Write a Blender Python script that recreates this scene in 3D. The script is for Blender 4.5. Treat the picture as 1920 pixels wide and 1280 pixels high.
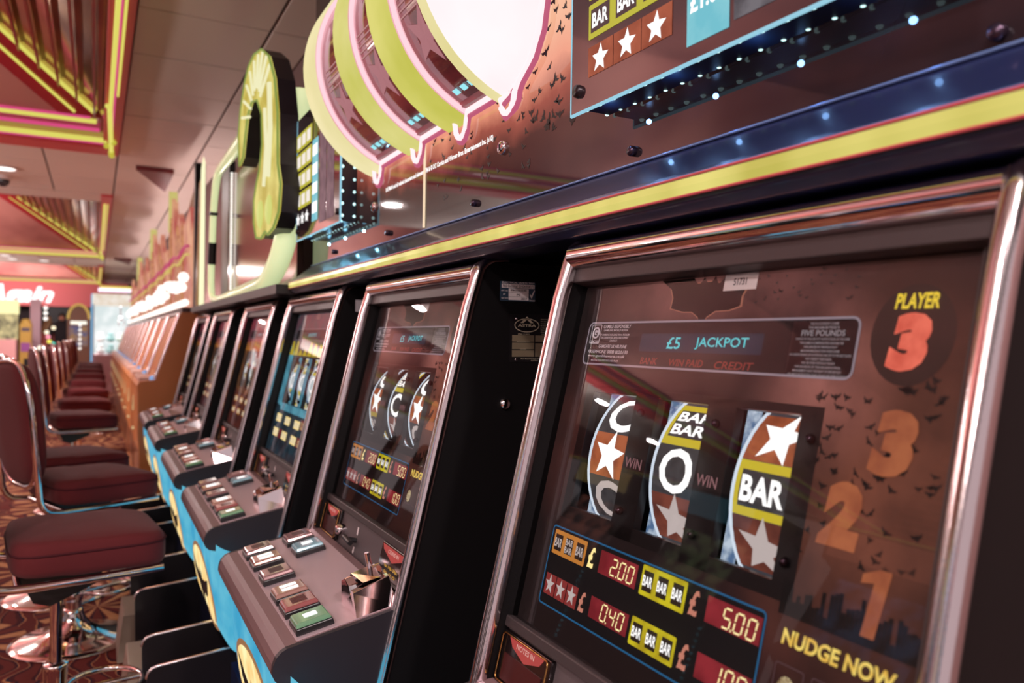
import bpy, math, random
from math import sin, cos, pi, hypot, radians
from mathutils import Matrix, Vector
random.seed(7)
for o in list(bpy.data.objects): bpy.data.objects.remove(o)
SC = bpy.context.scene
COL = SC.collection
# ------------------------------------------------------------------ camera
H = 1.2
F = Vector((0.47028088, 0.88251298, -0.00259463)); R = Vector((0.8824532, -0.47020966, 0.01338764)); U = Vector((-0.01059474, 0.00858559, 0.99990702))
cd = bpy.data.cameras.new('camera'); cam = bpy.data.objects.new('camera', cd); COL.objects.link(cam)
cam.matrix_world = Matrix(((R.x, U.x, -F.x, 0), (R.y, U.y, -F.y, 0), (R.z, U.z, -F.z, H), (0, 0, 0, 1)))
cd.sensor_width = 36; cd.lens = 27.468; cd.clip_start = 0.02; cd.clip_end = 200
cd.dof.use_dof = True; cd.dof.focus_distance = 1.25; cd.dof.aperture_fstop = 4.2
SC.camera = cam
# ------------------------------------------------------------------ world, lights, exposure
SC.view_settings.view_transform = 'Standard'; SC.view_settings.look = 'None'
SC.view_settings.exposure = 0.0; SC.view_settings.gamma = 1.0; SC.view_settings.use_curve_mapping = False
w = bpy.data.worlds.new('world'); SC.world = w; w.use_nodes = True
w.node_tree.nodes['Background'].inputs[0].default_value = (1.0, 0.80, 0.82, 1)
w.node_tree.nodes['Background'].inputs[1].default_value = 0.6

def lamp(name, kind, loc, energy, color, size=0.2, size_y=None, rot=(0, 0, 0), spot=None):
    d = bpy.data.lights.new(name, kind); d.energy = energy; d.color = color
    if kind == 'AREA':
        d.size = size
        if size_y: d.shape = 'RECTANGLE'; d.size_y = size_y
        else: d.shape = 'DISK'
    else: d.shadow_soft_size = size
    if spot: d.spot_size = spot; d.spot_blend = .6
    o = bpy.data.objects.new(name, d); o.location = loc; o.rotation_euler = rot; COL.objects.link(o)
    return o
DOWNLIGHTS = [(-1.5, 8.2), (-.75, 8.45), (-1.55, 17.9), (-1.5, 18.7), (-.95, 18.75), (-2.7, 8.4), (-3.9, 7.7), (-5.2, 8.2), (-1.5, -.2), (-.45, -.7), (.5, -1.2), (-3.4, -.3)]
for x, y in DOWNLIGHTS:
    lamp('downlight_lamp', 'AREA', (x, y, 2.655), 42 if y > 0 else 55, (1, .86, .84), .16)

# unseen upward fill lamps, added to brighten the ceiling, at cabinet height and behind toppers
lamp('ceiling_fill_lamp', 'AREA', (-3.3, 3.2, 1.98), 420, (1, .87, .84), .8, 9.5, (pi, 0, 0))
lamp('ceiling_fill_lamp', 'AREA', (-3.3, 16., 1.98), 520, (1, .86, .84), .8, 14., (pi, 0, 0))
lamp('ceiling_fill_lamp', 'AREA', (.82, 11.5, 1.45), 60, (1, .78, .74), .12, 10.5, (pi, 0, 0))
for y in (.50, .64, .78, .92):
    lamp('board_lamp', 'POINT', (.645, y, 1.522), .06, (.25, .5, 1), .004)
for y in (2.3, 2.5, 2.7): lamp('board_lamp', 'POINT', (.645, y, 1.522), .08, (.25, .7, 1), .004)
lamp('fascia_fill_lamp', 'AREA', (-2.0, 24.2, 2.3), 60, (1, .85, .85), 2.5, .3, (pi/2, 0, 0))  # unseen fill lamp added to brighten the red fascia
lamp('claw_lamp', 'AREA', (.46, 18.45, 1.79), 14, (.95, 1, 1), .8, .8)
# ------------------------------------------------------------------ helpers
def lin(c): return tuple(((v/255)/12.92 if v/255 <= .04045 else ((v/255+.055)/1.055)**2.4) for v in c)
MATS = {}
def mat(name, rgb, rough=.5, metal=0., em=None, es=1., coat=0., spec=.5, noise=None, bump=None):
    """noise=(scale, rgb2[, detail]) mixes a second colour by a noise texture; bump=(scale, strength)"""
    if name in MATS: return MATS[name]
    m = bpy.data.materials.new(name); m.use_nodes = True; nt = m.node_tree; b = nt.nodes['Principled BSDF']
    c = lin(rgb)
    b.inputs['Base Color'].default_value = (*c, 1); b.inputs['Roughness'].default_value = rough; b.inputs['Metallic'].default_value = metal
    b.inputs['Coat Weight'].default_value = coat; b.inputs['Coat Roughness'].default_value = .05; b.inputs['Specular IOR Level'].default_value = spec
    if em:
        b.inputs['Emission Color'].default_value = (*lin(em), 1); b.inputs['Emission Strength'].default_value = es
    if noise or bump: tc = nt.nodes.new('ShaderNodeTexCoord')
    if noise:
        n = nt.nodes.new('ShaderNodeTexNoise'); n.inputs['Scale'].default_value = noise[0]; n.inputs['Detail'].default_value = noise[2] if len(noise) > 2 else 4
        nt.links.new(tc.outputs['Object'], n.inputs['Vector'])
        cr = nt.nodes.new('ShaderNodeValToRGB'); cr.color_ramp.elements[0].position = .38; cr.color_ramp.elements[1].position = .64
        cr.color_ramp.elements[0].color = (*lin(em if em else rgb), 1); cr.color_ramp.elements[1].color = (*lin(noise[1]), 1)
        nt.links.new(n.outputs['Fac'], cr.inputs['Fac'])
        nt.links.new(cr.outputs['Color'], b.inputs['Emission Color' if em else 'Base Color'])
    if bump:
        n2 = nt.nodes.new('ShaderNodeTexNoise'); n2.inputs['Scale'].default_value = bump[0]; nt.links.new(tc.outputs['Object'], n2.inputs['Vector'])
        bp = nt.nodes.new('ShaderNodeBump'); bp.inputs['Strength'].default_value = bump[1]; bp.inputs['Distance'].default_value = .002
        nt.links.new(n2.outputs['Fac'], bp.inputs['Height']); nt.links.new(bp.outputs['Normal'], b.inputs['Normal'])
    MATS[name] = m; return m
def glow(name, rgb, s=1., noise=None):
    return mat(name, (20, 20, 20), .6, 0, rgb, s, noise=noise, spec=.2)
def glass_mat(name, tint=(1, 1, 1), ior=1.43, rough=0.0):
    if name in MATS: return MATS[name]
    m = bpy.data.materials.new(name); m.use_nodes = True; nt = m.node_tree; nt.nodes.clear()
    o = nt.nodes.new('ShaderNodeOutputMaterial'); mx = nt.nodes.new('ShaderNodeMixShader'); fr = nt.nodes.new('ShaderNodeFresnel')
    t = nt.nodes.new('ShaderNodeBsdfTransparent'); g = nt.nodes.new('ShaderNodeBsdfGlossy')
    fr.inputs['IOR'].default_value = ior; t.inputs[0].default_value = (*tint, 1); g.inputs['Roughness'].default_value = rough
    nt.links.new(fr.outputs[0], mx.inputs[0]); nt.links.new(t.outputs[0], mx.inputs[1]); nt.links.new(g.outputs[0], mx.inputs[2]); nt.links.new(mx.outputs[0], o.inputs[0])
    MATS[name] = m; return m

SPLIT = set('bulb led tube_clip prize_star plate_screw reel_backlight rivet badge_bulb star_symbol star_tile reel_star prize_tablet star_tablet tablet_window digit_window price_box grey_picture reel_lamp feature_outline popcorn_symbol sticker_paper plate_box glass_streak frame_post hold_lamp badge_rib tube_collar glass_joint chrome_trim lit_edge edge_trim strip_trim bar_tablet reel_rim rim_face hill_print'.split())
class MB:
    def __init__(s): s.v = []; s.f = []; s.sm = []
    def add(s, vs, fs, smooth=False):
        n = len(s.v); s.v += [tuple(p) for p in vs]; s.f += [tuple(i+n for i in f) for f in fs]; s.sm += [smooth]*len(fs); return s
    def box(s, a, b):
        x0, y0, z0 = a; x1, y1, z1 = b
        return s.add([(x0,y0,z0),(x1,y0,z0),(x1,y1,z0),(x0,y1,z0),(x0,y0,z1),(x1,y0,z1),(x1,y1,z1),(x0,y1,z1)],
                     [(0,3,2,1),(4,5,6,7),(0,1,5,4),(1,2,6,5),(2,3,7,6),(3,0,4,7)])
    def hexa(s, lo, hi):
        n = len(lo)
        return s.add(list(lo)+list(hi), [tuple(range(n))[::-1], tuple(range(n, 2*n))]+[(i, (i+1) % n, n+(i+1) % n, n+i) for i in range(n)])
    def prism(s, pts, y0, y1, smooth=False):      # pts in x,z extruded along y
        n = len(pts)
        s.add([(x, y0, z) for x, z in pts]+[(x, y1, z) for x, z in pts], [(i, (i+1) % n, n+(i+1) % n, n+i) for i in range(n)], smooth)
        return s.add([(x, y0, z) for x, z in pts]+[(x, y1, z) for x, z in pts], [tuple(range(n))[::-1], tuple(range(n, 2*n))])
    def prismx(s, pts, x0, x1):      # pts in y,z extruded along x
        return s.hexa([(x0, y, z) for y, z in pts], [(x1, y, z) for y, z in pts])
    def tube(s, path, r, seg=10, closed=False, caps=True, flat=1.):
        P = [Vector(p) for p in path]; n = len(P); rings = []; prev = None
        for i, p in enumerate(P):
            if closed: t = (P[(i+1) % n]-P[i-1])
            else: t = P[min(i+1, n-1)]-P[max(i-1, 0)]
            t.normalize()
            if prev is None:
                a = Vector((0, 0, 1)) if abs(t.z) < .9 else Vector((1, 0, 0)); u = t.cross(a).normalized()
            else: u = (prev-t*prev.dot(t)).normalized()
            prev = u; v = t.cross(u); rr = r[i] if isinstance(r, (list, tuple)) else r
            rings.append([p+u*(rr*cos(2*pi*k/seg))+v*(rr*flat*sin(2*pi*k/seg)) for k in range(seg)])
        vs = [q for ring in rings for q in ring]; fs = []
        m = n if closed else n-1
        for i in range(m):
            j = (i+1) % n
            for k in range(seg): fs.append((i*seg+k, i*seg+(k+1) % seg, j*seg+(k+1) % seg, j*seg+k))
        s.add(vs, fs, True)
        if caps and not closed:
            s.add(rings[0], [tuple(range(seg))[::-1]]); s.add(rings[-1], [tuple(range(seg))])
        return s
    def lathe(s, prof, c=(0, 0, 0), seg=32, axis='z', caps=False):
        vs = []; fs = []
        for r, h in prof:
            for k in range(seg):
                a = 2*pi*k/seg
                q = (r*cos(a), r*sin(a), h)
                if axis == 'x': q = (h, r*cos(a), r*sin(a))
                if axis == 'y': q = (r*cos(a), h, r*sin(a))
                vs.append((q[0]+c[0], q[1]+c[1], q[2]+c[2]))
        for i in range(len(prof)-1):
            for k in range(seg): fs.append((i*seg+k, i*seg+(k+1) % seg, (i+1)*seg+(k+1) % seg, (i+1)*seg+k))
        return s.add(vs, fs, True)
    def ball(s, c, r, seg=12, sc=(1, 1, 1)):
        vs = []; fs = []; n = seg//2
        for i in range(n+1):
            for k in range(seg):
                th = pi*i/n; a = 2*pi*k/seg
                vs.append((c[0]+r*sc[0]*sin(th)*cos(a), c[1]+r*sc[1]*sin(th)*sin(a), c[2]+r*sc[2]*cos(th)))
        for i in range(n):
            for k in range(seg): fs.append((i*seg+k, (i+1)*seg+k, (i+1)*seg+(k+1) % seg, i*seg+(k+1) % seg))
        return s.add(vs, fs, True)
    def map(s, fn): s.v = [tuple(fn(*p)) for p in s.v]; return s
    def islands(s):
        p = list(range(len(s.v)))
        def fd(a):
            while p[a] != a: p[a] = p[p[a]]; a = p[a]
            return a
        for f in s.f:
            r0 = fd(f[0])
            for k in f[1:]: p[fd(k)] = r0
        g = {}
        for i, f in enumerate(s.f): g.setdefault(fd(f[0]), []).append(i)
        out = []
        for fl in g.values():
            mb = MB(); ix = {}
            for i in fl:
                for k in s.f[i]:
                    if k not in ix: ix[k] = len(ix); mb.v.append(s.v[k])
                mb.f.append(tuple(ix[k] for k in s.f[i])); mb.sm.append(s.sm[i])
            out.append(mb)
        return out
    def build(s, name, m, parent=None, bevel=0, kind=None, seg=2):
        if name in SPLIT and not kind:
            isl = s.islands()
            if 1 < len(isl) <= 290:
                for q in isl: o = q.build(name, m, parent, bevel, 'thing_', seg)
                return o
        if kind == 'thing_': kind = None
        me = bpy.data.meshes.new(name); me.from_pydata(s.v, [], s.f); me.update()
        me.polygons.foreach_set('use_smooth', s.sm)
        me.materials.append(m); o = bpy.data.objects.new(name, me); COL.objects.link(o)
        if parent: o.parent = parent
        if bevel:
            md = o.modifiers.new('bevel', 'BEVEL'); md.width = bevel; md.segments = seg; md.limit_method = 'ANGLE'
        if kind: o['kind'] = kind
        return o
def tag(o, label, cat=None, group=None):
    if label: o['label'] = label
    if cat: o['category'] = cat
    if group: o['group'] = group
    return o
def empty(name, loc, label, cat, group=None, rz=0):
    o = bpy.data.objects.new(name, None); COL.objects.link(o); o.location = loc; o.rotation_euler = (0, 0, rz); o.empty_display_size = .1
    return tag(o, label, cat, group)
def copy_tree(o, parent=None):
    c = o.copy(); COL.objects.link(c); c.parent = parent
    for ch in list(o.children): copy_tree(ch, c)
    return c
_tx = {}
def text_geo(s, bold=.0, shear=0.):
    k = (s, bold, shear)
    if k not in _tx:
        cu = bpy.data.curves.new('t', 'FONT'); cu.body = s; cu.offset = bold; cu.shear = shear; cu.fill_mode = 'FRONT'; cu.resolution_u = 3
        o = bpy.data.objects.new('t', cu); me = bpy.data.meshes.new_from_object(o)
        vs = [(v.co.x, v.co.y) for v in me.vertices]; fs = [tuple(p.vertices) for p in me.polygons]
        bpy.data.objects.remove(o); bpy.data.curves.remove(cu); bpy.data.meshes.remove(me)
        _tx[k] = (vs, fs)
    return _tx[k]
class Art:
    """flat print in panel coordinates (u right, v up), mapped onto a surface by fn(u, v, lift)"""
    def __init__(s, fn, lift=0.): s.fn = fn; s.m = MB(); s.l = lift
    def poly(s, pts): s.m.add([s.fn(u, v, s.l) for u, v in pts], [tuple(range(len(pts)))]); return s
    def rect(s, u0, v0, u1, v1): return s.poly([(u0, v0), (u1, v0), (u1, v1), (u0, v1)])
    def rrect(s, u0, v0, u1, v1, r=.004, n=4): return s.poly(rr(u0, v0, u1, v1, r, n))
    def outline(s, pts, t):
        n = len(pts); cx = sum(p[0] for p in pts)/n; cy = sum(p[1] for p in pts)/n
        out = []
        for i in range(n):
            a = Vector(pts[i-1]); b = Vector(pts[i]); c = Vector(pts[(i+1) % n])
            d1 = (b-a); d2 = (c-b); nn = Vector((d1.y+d2.y, -(d1.x+d2.x)))
            if nn.length < 1e-9: nn = Vector((1, 0))
            nn.normalize(); out.append((b.x-nn.x*t, b.y-nn.y*t))
        k = [s.fn(u, v, s.l) for u, v in pts]+[s.fn(u, v, s.l) for u, v in out]
        s.m.add(k, [(i, (i+1) % n, n+(i+1) % n, n+i) for i in range(n)]); return s
    def text(s, t, u0, v0, u1, v1, bold=0., shear=0.):
        vs, fs = text_geo(t, bold, shear)
        if not vs: return s
        xs = [v[0] for v in vs]; ys = [v[1] for v in vs]; ax, bx, ay, by = min(xs), max(xs), min(ys), max(ys)
        s.m.add([s.fn(u0+(x-ax)/(bx-ax+1e-9)*(u1-u0), v0+(y-ay)/(by-ay+1e-9)*(v1-v0), s.l) for x, y in vs], fs); return s
    def circle(s, cu, cv, ru, rv=None, n=28):
        rv = rv or ru; return s.poly([(cu+ru*cos(2*pi*i/n), cv+rv*sin(2*pi*i/n)) for i in range(n)])
    def star(s, cu, cv, r, rot=0, k=.42, sx=1):
        pts = [(cu+sx*(r if i % 2 == 0 else r*k)*sin(pi*i/5+rot), cv+(r if i % 2 == 0 else r*k)*cos(pi*i/5+rot)) for i in range(10)]
        vs = [s.fn(cu, cv, s.l)]+[s.fn(u, v, s.l) for u, v in pts]
        s.m.add(vs, [(0, i+1, (i+1) % 10+1) for i in range(10)]); return s
    def digit(s, d, u0, v0, u1, v1, t=.18, sl=.12):
        w = u1-u0; h = v1-v0; tt = w*t
        S = {'a': (0, 1, 1, 1), 'd': (0, 0, 1, 0), 'g': (0, .5, 1, .5), 'f': (0, .5, 0, 1), 'b': (1, .5, 1, 1), 'e': (0, 0, 0, .5), 'c': (1, 0, 1, .5)}
        on = {'0': 'abcdef', '1': 'bc', '2': 'abged', '4': 'fgbc', '5': 'afgcd'}[d]
        for q in on:
            x0, y0, x1, y1 = S[q]; g = .09
            if y0 == y1: a = [(x0*w+tt*.6, y0*h-tt/2*1), (x1*w-tt*.6, y0*h-tt/2), (x1*w-tt*.6, y0*h+tt/2), (x0*w+tt*.6, y0*h+tt/2)]
            else: a = [(x0*w-tt/2, y0*h+g*h*.5), (x0*w+tt/2, y0*h+g*h*.5), (x0*w+tt/2, y1*h-g*h*.5), (x0*w-tt/2, y1*h-g*h*.5)]
            s.poly([(u0+x+y*sl, v0+y) for x, y in a])
        return s
    def bat(s, cu, cv, w, h, rot=0):
        P = [(0, .25), (.06, .45), (.1, .22), (.3, .32), (.5, .5), (.42, .1), (.3, -.05), (.22, .02), (.12, -.2), (0, -.5)]
        P = P+[(-x, y) for x, y in P[::-1][1:-1]]
        cr, sr = cos(rot), sin(rot)
        vs = [s.fn(cu, cv, s.l)]+[s.fn(cu+x*w*cr-y*h*sr, cv+x*w*sr+y*h*cr, s.l) for x, y in P]; n = len(P)
        s.m.add(vs, [(0, i+1, (i+1) % n+1) for i in range(n)]); return s
    def build(s, name, m, parent, label=None):
        o = s.m.build(name, m, parent)
        if label: o['label'] = label
        return o
def rr(u0, v0, u1, v1, r=.004, n=4):
    P = []
    for cx, cy, a0 in ((u1-r, v0+r, -90), (u1-r, v1-r, 0), (u0+r, v1-r, 90), (u0+r, v0+r, 180)):
        for i in range(n+1):
            a = radians(a0+90*i/n); P.append((cx+r*cos(a), cy+r*sin(a)))
    return P

# ------------------------------------------------------------------ materials
BLACK = mat('black_laminate', (15, 13, 14), .42, spec=.22, bump=(900, .15))
BLACKP = mat('black_plastic', (26, 24, 26), .35)
BEZEL = mat('dark_bezel', (50, 41, 42), .45, bump=(700, .12))
CHROME = mat('chrome', (235, 225, 228), .07, 1.)
CHROMEW = mat('worn_chrome', (225, 212, 214), .16, 1., bump=(260, .05))
PLATE = mat('weave_steel', (205, 182, 190), .28, .5, bump=(1500, .25))
NOSE = mat('console_plastic', (112, 86, 88), .4, bump=(900, .2))
GREYP = mat('grey_panel', (78, 68, 70), .45, bump=(800, .2))
GLASS = glass_mat('clear_glass', (.97, .97, .97))
WHITE_L = glow('lit_white', (255, 252, 250), 1.25)
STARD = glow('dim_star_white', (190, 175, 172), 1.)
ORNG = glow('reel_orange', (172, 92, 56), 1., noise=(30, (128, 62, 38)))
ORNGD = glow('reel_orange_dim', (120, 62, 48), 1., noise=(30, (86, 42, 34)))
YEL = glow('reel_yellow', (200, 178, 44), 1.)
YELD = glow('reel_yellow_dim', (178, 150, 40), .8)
DARKR = glow('reel_dark', (62, 58, 60), 1., noise=(60, (48, 44, 46)))
def sky_print():
    m = bpy.data.materials.new('printed_night_sky'); m.use_nodes = True; nt = m.node_tree; b = nt.nodes['Principled BSDF']; L = nt.links.new
    b.inputs['Base Color'].default_value = (.01, .007, .007, 1); b.inputs['Roughness'].default_value = .5; b.inputs['Specular IOR Level'].default_value = .2
    tc = nt.nodes.new('ShaderNodeTexCoord'); prev = None
    for (u, v, ru, rv, c_) in ((.545, .375, .17, .22, (150, 84, 62)), (.28, .556, .26, .065, (150, 92, 86)), (.47, .46, .10, .10, (150, 96, 92)), (.06, .36, .09, .15, (86, 40, 34)), (.50, .20, .20, .12, (70, 30, 26))):
        mp = nt.nodes.new('ShaderNodeMapping'); mp.vector_type = 'TEXTURE'; mp.inputs['Location'].default_value = (.0, .33-u, .7182+.973*v); mp.inputs['Scale'].default_value = (9, ru, rv)
        g_ = nt.nodes.new('ShaderNodeTexGradient'); g_.gradient_type = 'SPHERICAL'; L(tc.outputs['Object'], mp.inputs[0]); L(mp.outputs[0], g_.inputs[0])
        ml = nt.nodes.new('ShaderNodeMix'); ml.data_type = 'RGBA'; ml.inputs[6].default_value = (0, 0, 0, 1); ml.inputs[7].default_value = (*lin(c_), 1); L(g_.outputs['Fac'], ml.inputs[0])
        if prev is None: prev = ml.outputs[2]
        else:
            ad = nt.nodes.new('ShaderNodeMix'); ad.data_type = 'RGBA'; ad.blend_type = 'ADD'; ad.inputs[0].default_value = 1; L(prev, ad.inputs[6]); L(ml.outputs[2], ad.inputs[7]); prev = ad.outputs[2]
    n_ = nt.nodes.new('ShaderNodeTexNoise'); n_.inputs['Scale'].default_value = 11; n_.inputs['Detail'].default_value = 5; L(tc.outputs['Object'], n_.inputs['Vector'])
    mr = nt.nodes.new('ShaderNodeMapRange'); mr.inputs[1].default_value = .35; mr.inputs[2].default_value = .65; mr.inputs[3].default_value = .22; mr.inputs[4].default_value = .62; L(n_.outputs['Fac'], mr.inputs[0])
    mm = nt.nodes.new('ShaderNodeVectorMath'); mm.operation = 'SCALE'; L(prev, mm.inputs[0]); L(mr.outputs[0], mm.inputs['Scale'])
    ad = nt.nodes.new('ShaderNodeMix'); ad.data_type = 'RGBA'; ad.blend_type = 'ADD'; ad.inputs[0].default_value = 1; ad.inputs[6].default_value = (*lin((22, 13, 13)), 1); L(mm.outputs[0], ad.inputs[7])
    L(ad.outputs[2], b.inputs['Emission Color']); b.inputs['Emission Strength'].default_value = 1.; MATS['printed_night_sky'] = m; return m
ARTBG = sky_print()
ARTW = glow('printed_amber_haze', (120, 66, 52), .8, noise=(14, (58, 28, 22)))
INKBLK = mat('black_ink', (10, 8, 9), .5)
LINEG = glow('grey_line_print', (150, 135, 145), .8)
TXTG = glow('grey_text_print', (190, 175, 180), .8)
TXTD = glow('dim_red_text', (120, 48, 42), .9)
VFDB = glow('display_window_blue', (16, 38, 52), 1.)
VFDC = glow('display_cyan', (75, 195, 205), 1.05)
P_YEL = glow('player_yellow', (238, 205, 60), 1.)
P_RED = glow('player_coral', (232, 110, 88), 1., noise=(40, (205, 84, 66)))
N_OR = glow('number_amber', (164, 92, 58), 1., noise=(40, (142, 74, 48)))
NUDGE = glow('nudge_yellow', (226, 178, 74), 1., noise=(90, (244, 214, 110)))
LEDR = glow('red_digit_window', (112, 24, 32), 1., noise=(25, (140, 38, 46)))
LEDD = glow('segment_cream', (255, 236, 170), 1.15)
PYEL = glow('prize_yellow', (205, 190, 30), 1., noise=(30, (168, 146, 20)))
PORG = glow('prize_orange', (190, 120, 50), 1.)
POUND = glow('pound_dim', (205, 130, 110), .9)
PRED = glow('prize_red', (130, 44, 42), 1.)
BLUELN = glow('blue_frame_line', (30, 88, 128), 1.)
CREAM = glow('lit_cream', (255, 226, 150), 1.2)
PAPER = mat('paper_label', (225, 215, 215), .6)
INK = mat('grey_ink', (60, 55, 60), .7)

# ------------------------------------------------------------------ machine geometry frame
WD = .66                                     # machine width
DX, DZ = .488, .7182; TX, TZ = .633, 1.329   # foot and head of the sloping front
LS = hypot(TX-DX, TZ-DZ); tx, tz = (TX-DX)/LS, (TZ-DZ)/LS; nx, nz = -tz, tx     # along the slope, outward normal
RX = .60                                     # x of every machine's base point
def SPw(u, v, off=0.):                       # u from the left edge, v up the slope, off deeper; -> machine-local point
    return (DX+tx*v-nx*off-RX, WD/2-u, DZ+tz*v-nz*off)
PX, PZ = .287, .678
LC = hypot(PX-DX, PZ-DZ); cx_, cz_ = (PX-DX)/LC, (PZ-DZ)/LC; mx_, mz_ = cz_, -cx_     # forward along console, its normal
if mz_ < 0: mx_, mz_ = -mx_, -mz_
def CPw(u, s, h=0.): return (DX+cx_*s+mx_*h-RX, WD/2-u, DZ+cz_*s+mz_*h)
OFF = .035
def A_(lift): return Art(lambda u, v, l: SPw(u, v, OFF-l), lift)

def panel_box(m, u0, v0, u1, v1, o0, o1):
    m.hexa([SPw(u0, v0, o0), SPw(u1, v0, o0), SPw(u1, v1, o0), SPw(u0, v1, o0)], [SPw(u0, v0, o1), SPw(u1, v0, o1), SPw(u1, v1, o1), SPw(u0, v1, o1)])

WIN = [(.088, .186), (.231, .321), (.366, .455)]; WV0, WV1 = .267, .430
RR_, ROFF = .125, .0405
def reel(root, k, symbols, backs, lit=True):
    """one drum: white drum body, square symbol panels, white glyphs, clear rim"""
    u0 = [.104, .240, .3775][k]; wdt = .086; vc = .3485
    def fn(u, v, l):
        th = (v-vc)/RR_; r = RR_+l
        return SPw(u, vc+r*sin(th), ROFF+RR_-r*cos(th))
    m = MB(); n = 22
    for i in range(n):
        a, b = vc+RR_*radians(-75+150*i/n), vc+RR_*radians(-75+150*(i+1)/n)
        m.add([fn(u0, a, 0), fn(u0+wdt, a, 0), fn(u0+wdt, b, 0), fn(u0, b, 0)], [(0, 1, 2, 3)], True)
    drum = m.build('reel', backs[3], root)
    m = MB()
    for uu in (u0, u0+wdt):
        path = [fn(uu, vc+RR_*radians(a), .001) for a in range(-78, 79, 6)]; m.tube(path, .0022, 6)
    m.build('reel_rim', backs[4], drum)
    P = .0588
    by = {}
    for i, sym in enumerate(symbols):
        vv = vc+(1-i)*P*1.0-.001
        kd, style = sym
        m = by.setdefault('back', [])
        A = Art(fn, .0012)
        for j in range(4):
            A.rect(u0+.001, vv-P/2+P*j/4+(.0006 if j == 0 else 0), u0+wdt+.012, vv-P/2+P*(j+1)/4)
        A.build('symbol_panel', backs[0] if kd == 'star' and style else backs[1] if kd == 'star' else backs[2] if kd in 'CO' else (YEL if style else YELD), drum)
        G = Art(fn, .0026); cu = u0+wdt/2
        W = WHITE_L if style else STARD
        if kd == 'star': G.star(cu, vv, .034, .12, .42); G.build('star_symbol', W, drum)
        elif kd in 'CO':
            G.text(kd, cu-.029, vv-.0265, cu+.029, vv+.0265, .02); G.build('letter_symbol', W, drum)
        else:
            for j in range(3): G.rect(u0+.010, vv-.019+.0127*j, u0+wdt-.010, vv-.019+.0127*(j+1))
            G.build('bar_tablet', DARKR, drum)
            T = Art(fn, .0042)
            if kd == 'bar': T.text('BAR', u0+.013, vv-.0135, u0+wdt-.013, vv+.0135, .035)
            else: T.text('BAR', u0+.014, vv+.002, u0+wdt-.014, vv+.016, .03); T.text('BAR', u0+.014, vv-.016, u0+wdt-.014, vv-.002, .03)
            T.build('bar_lettering', W, drum)
    return drum

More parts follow.
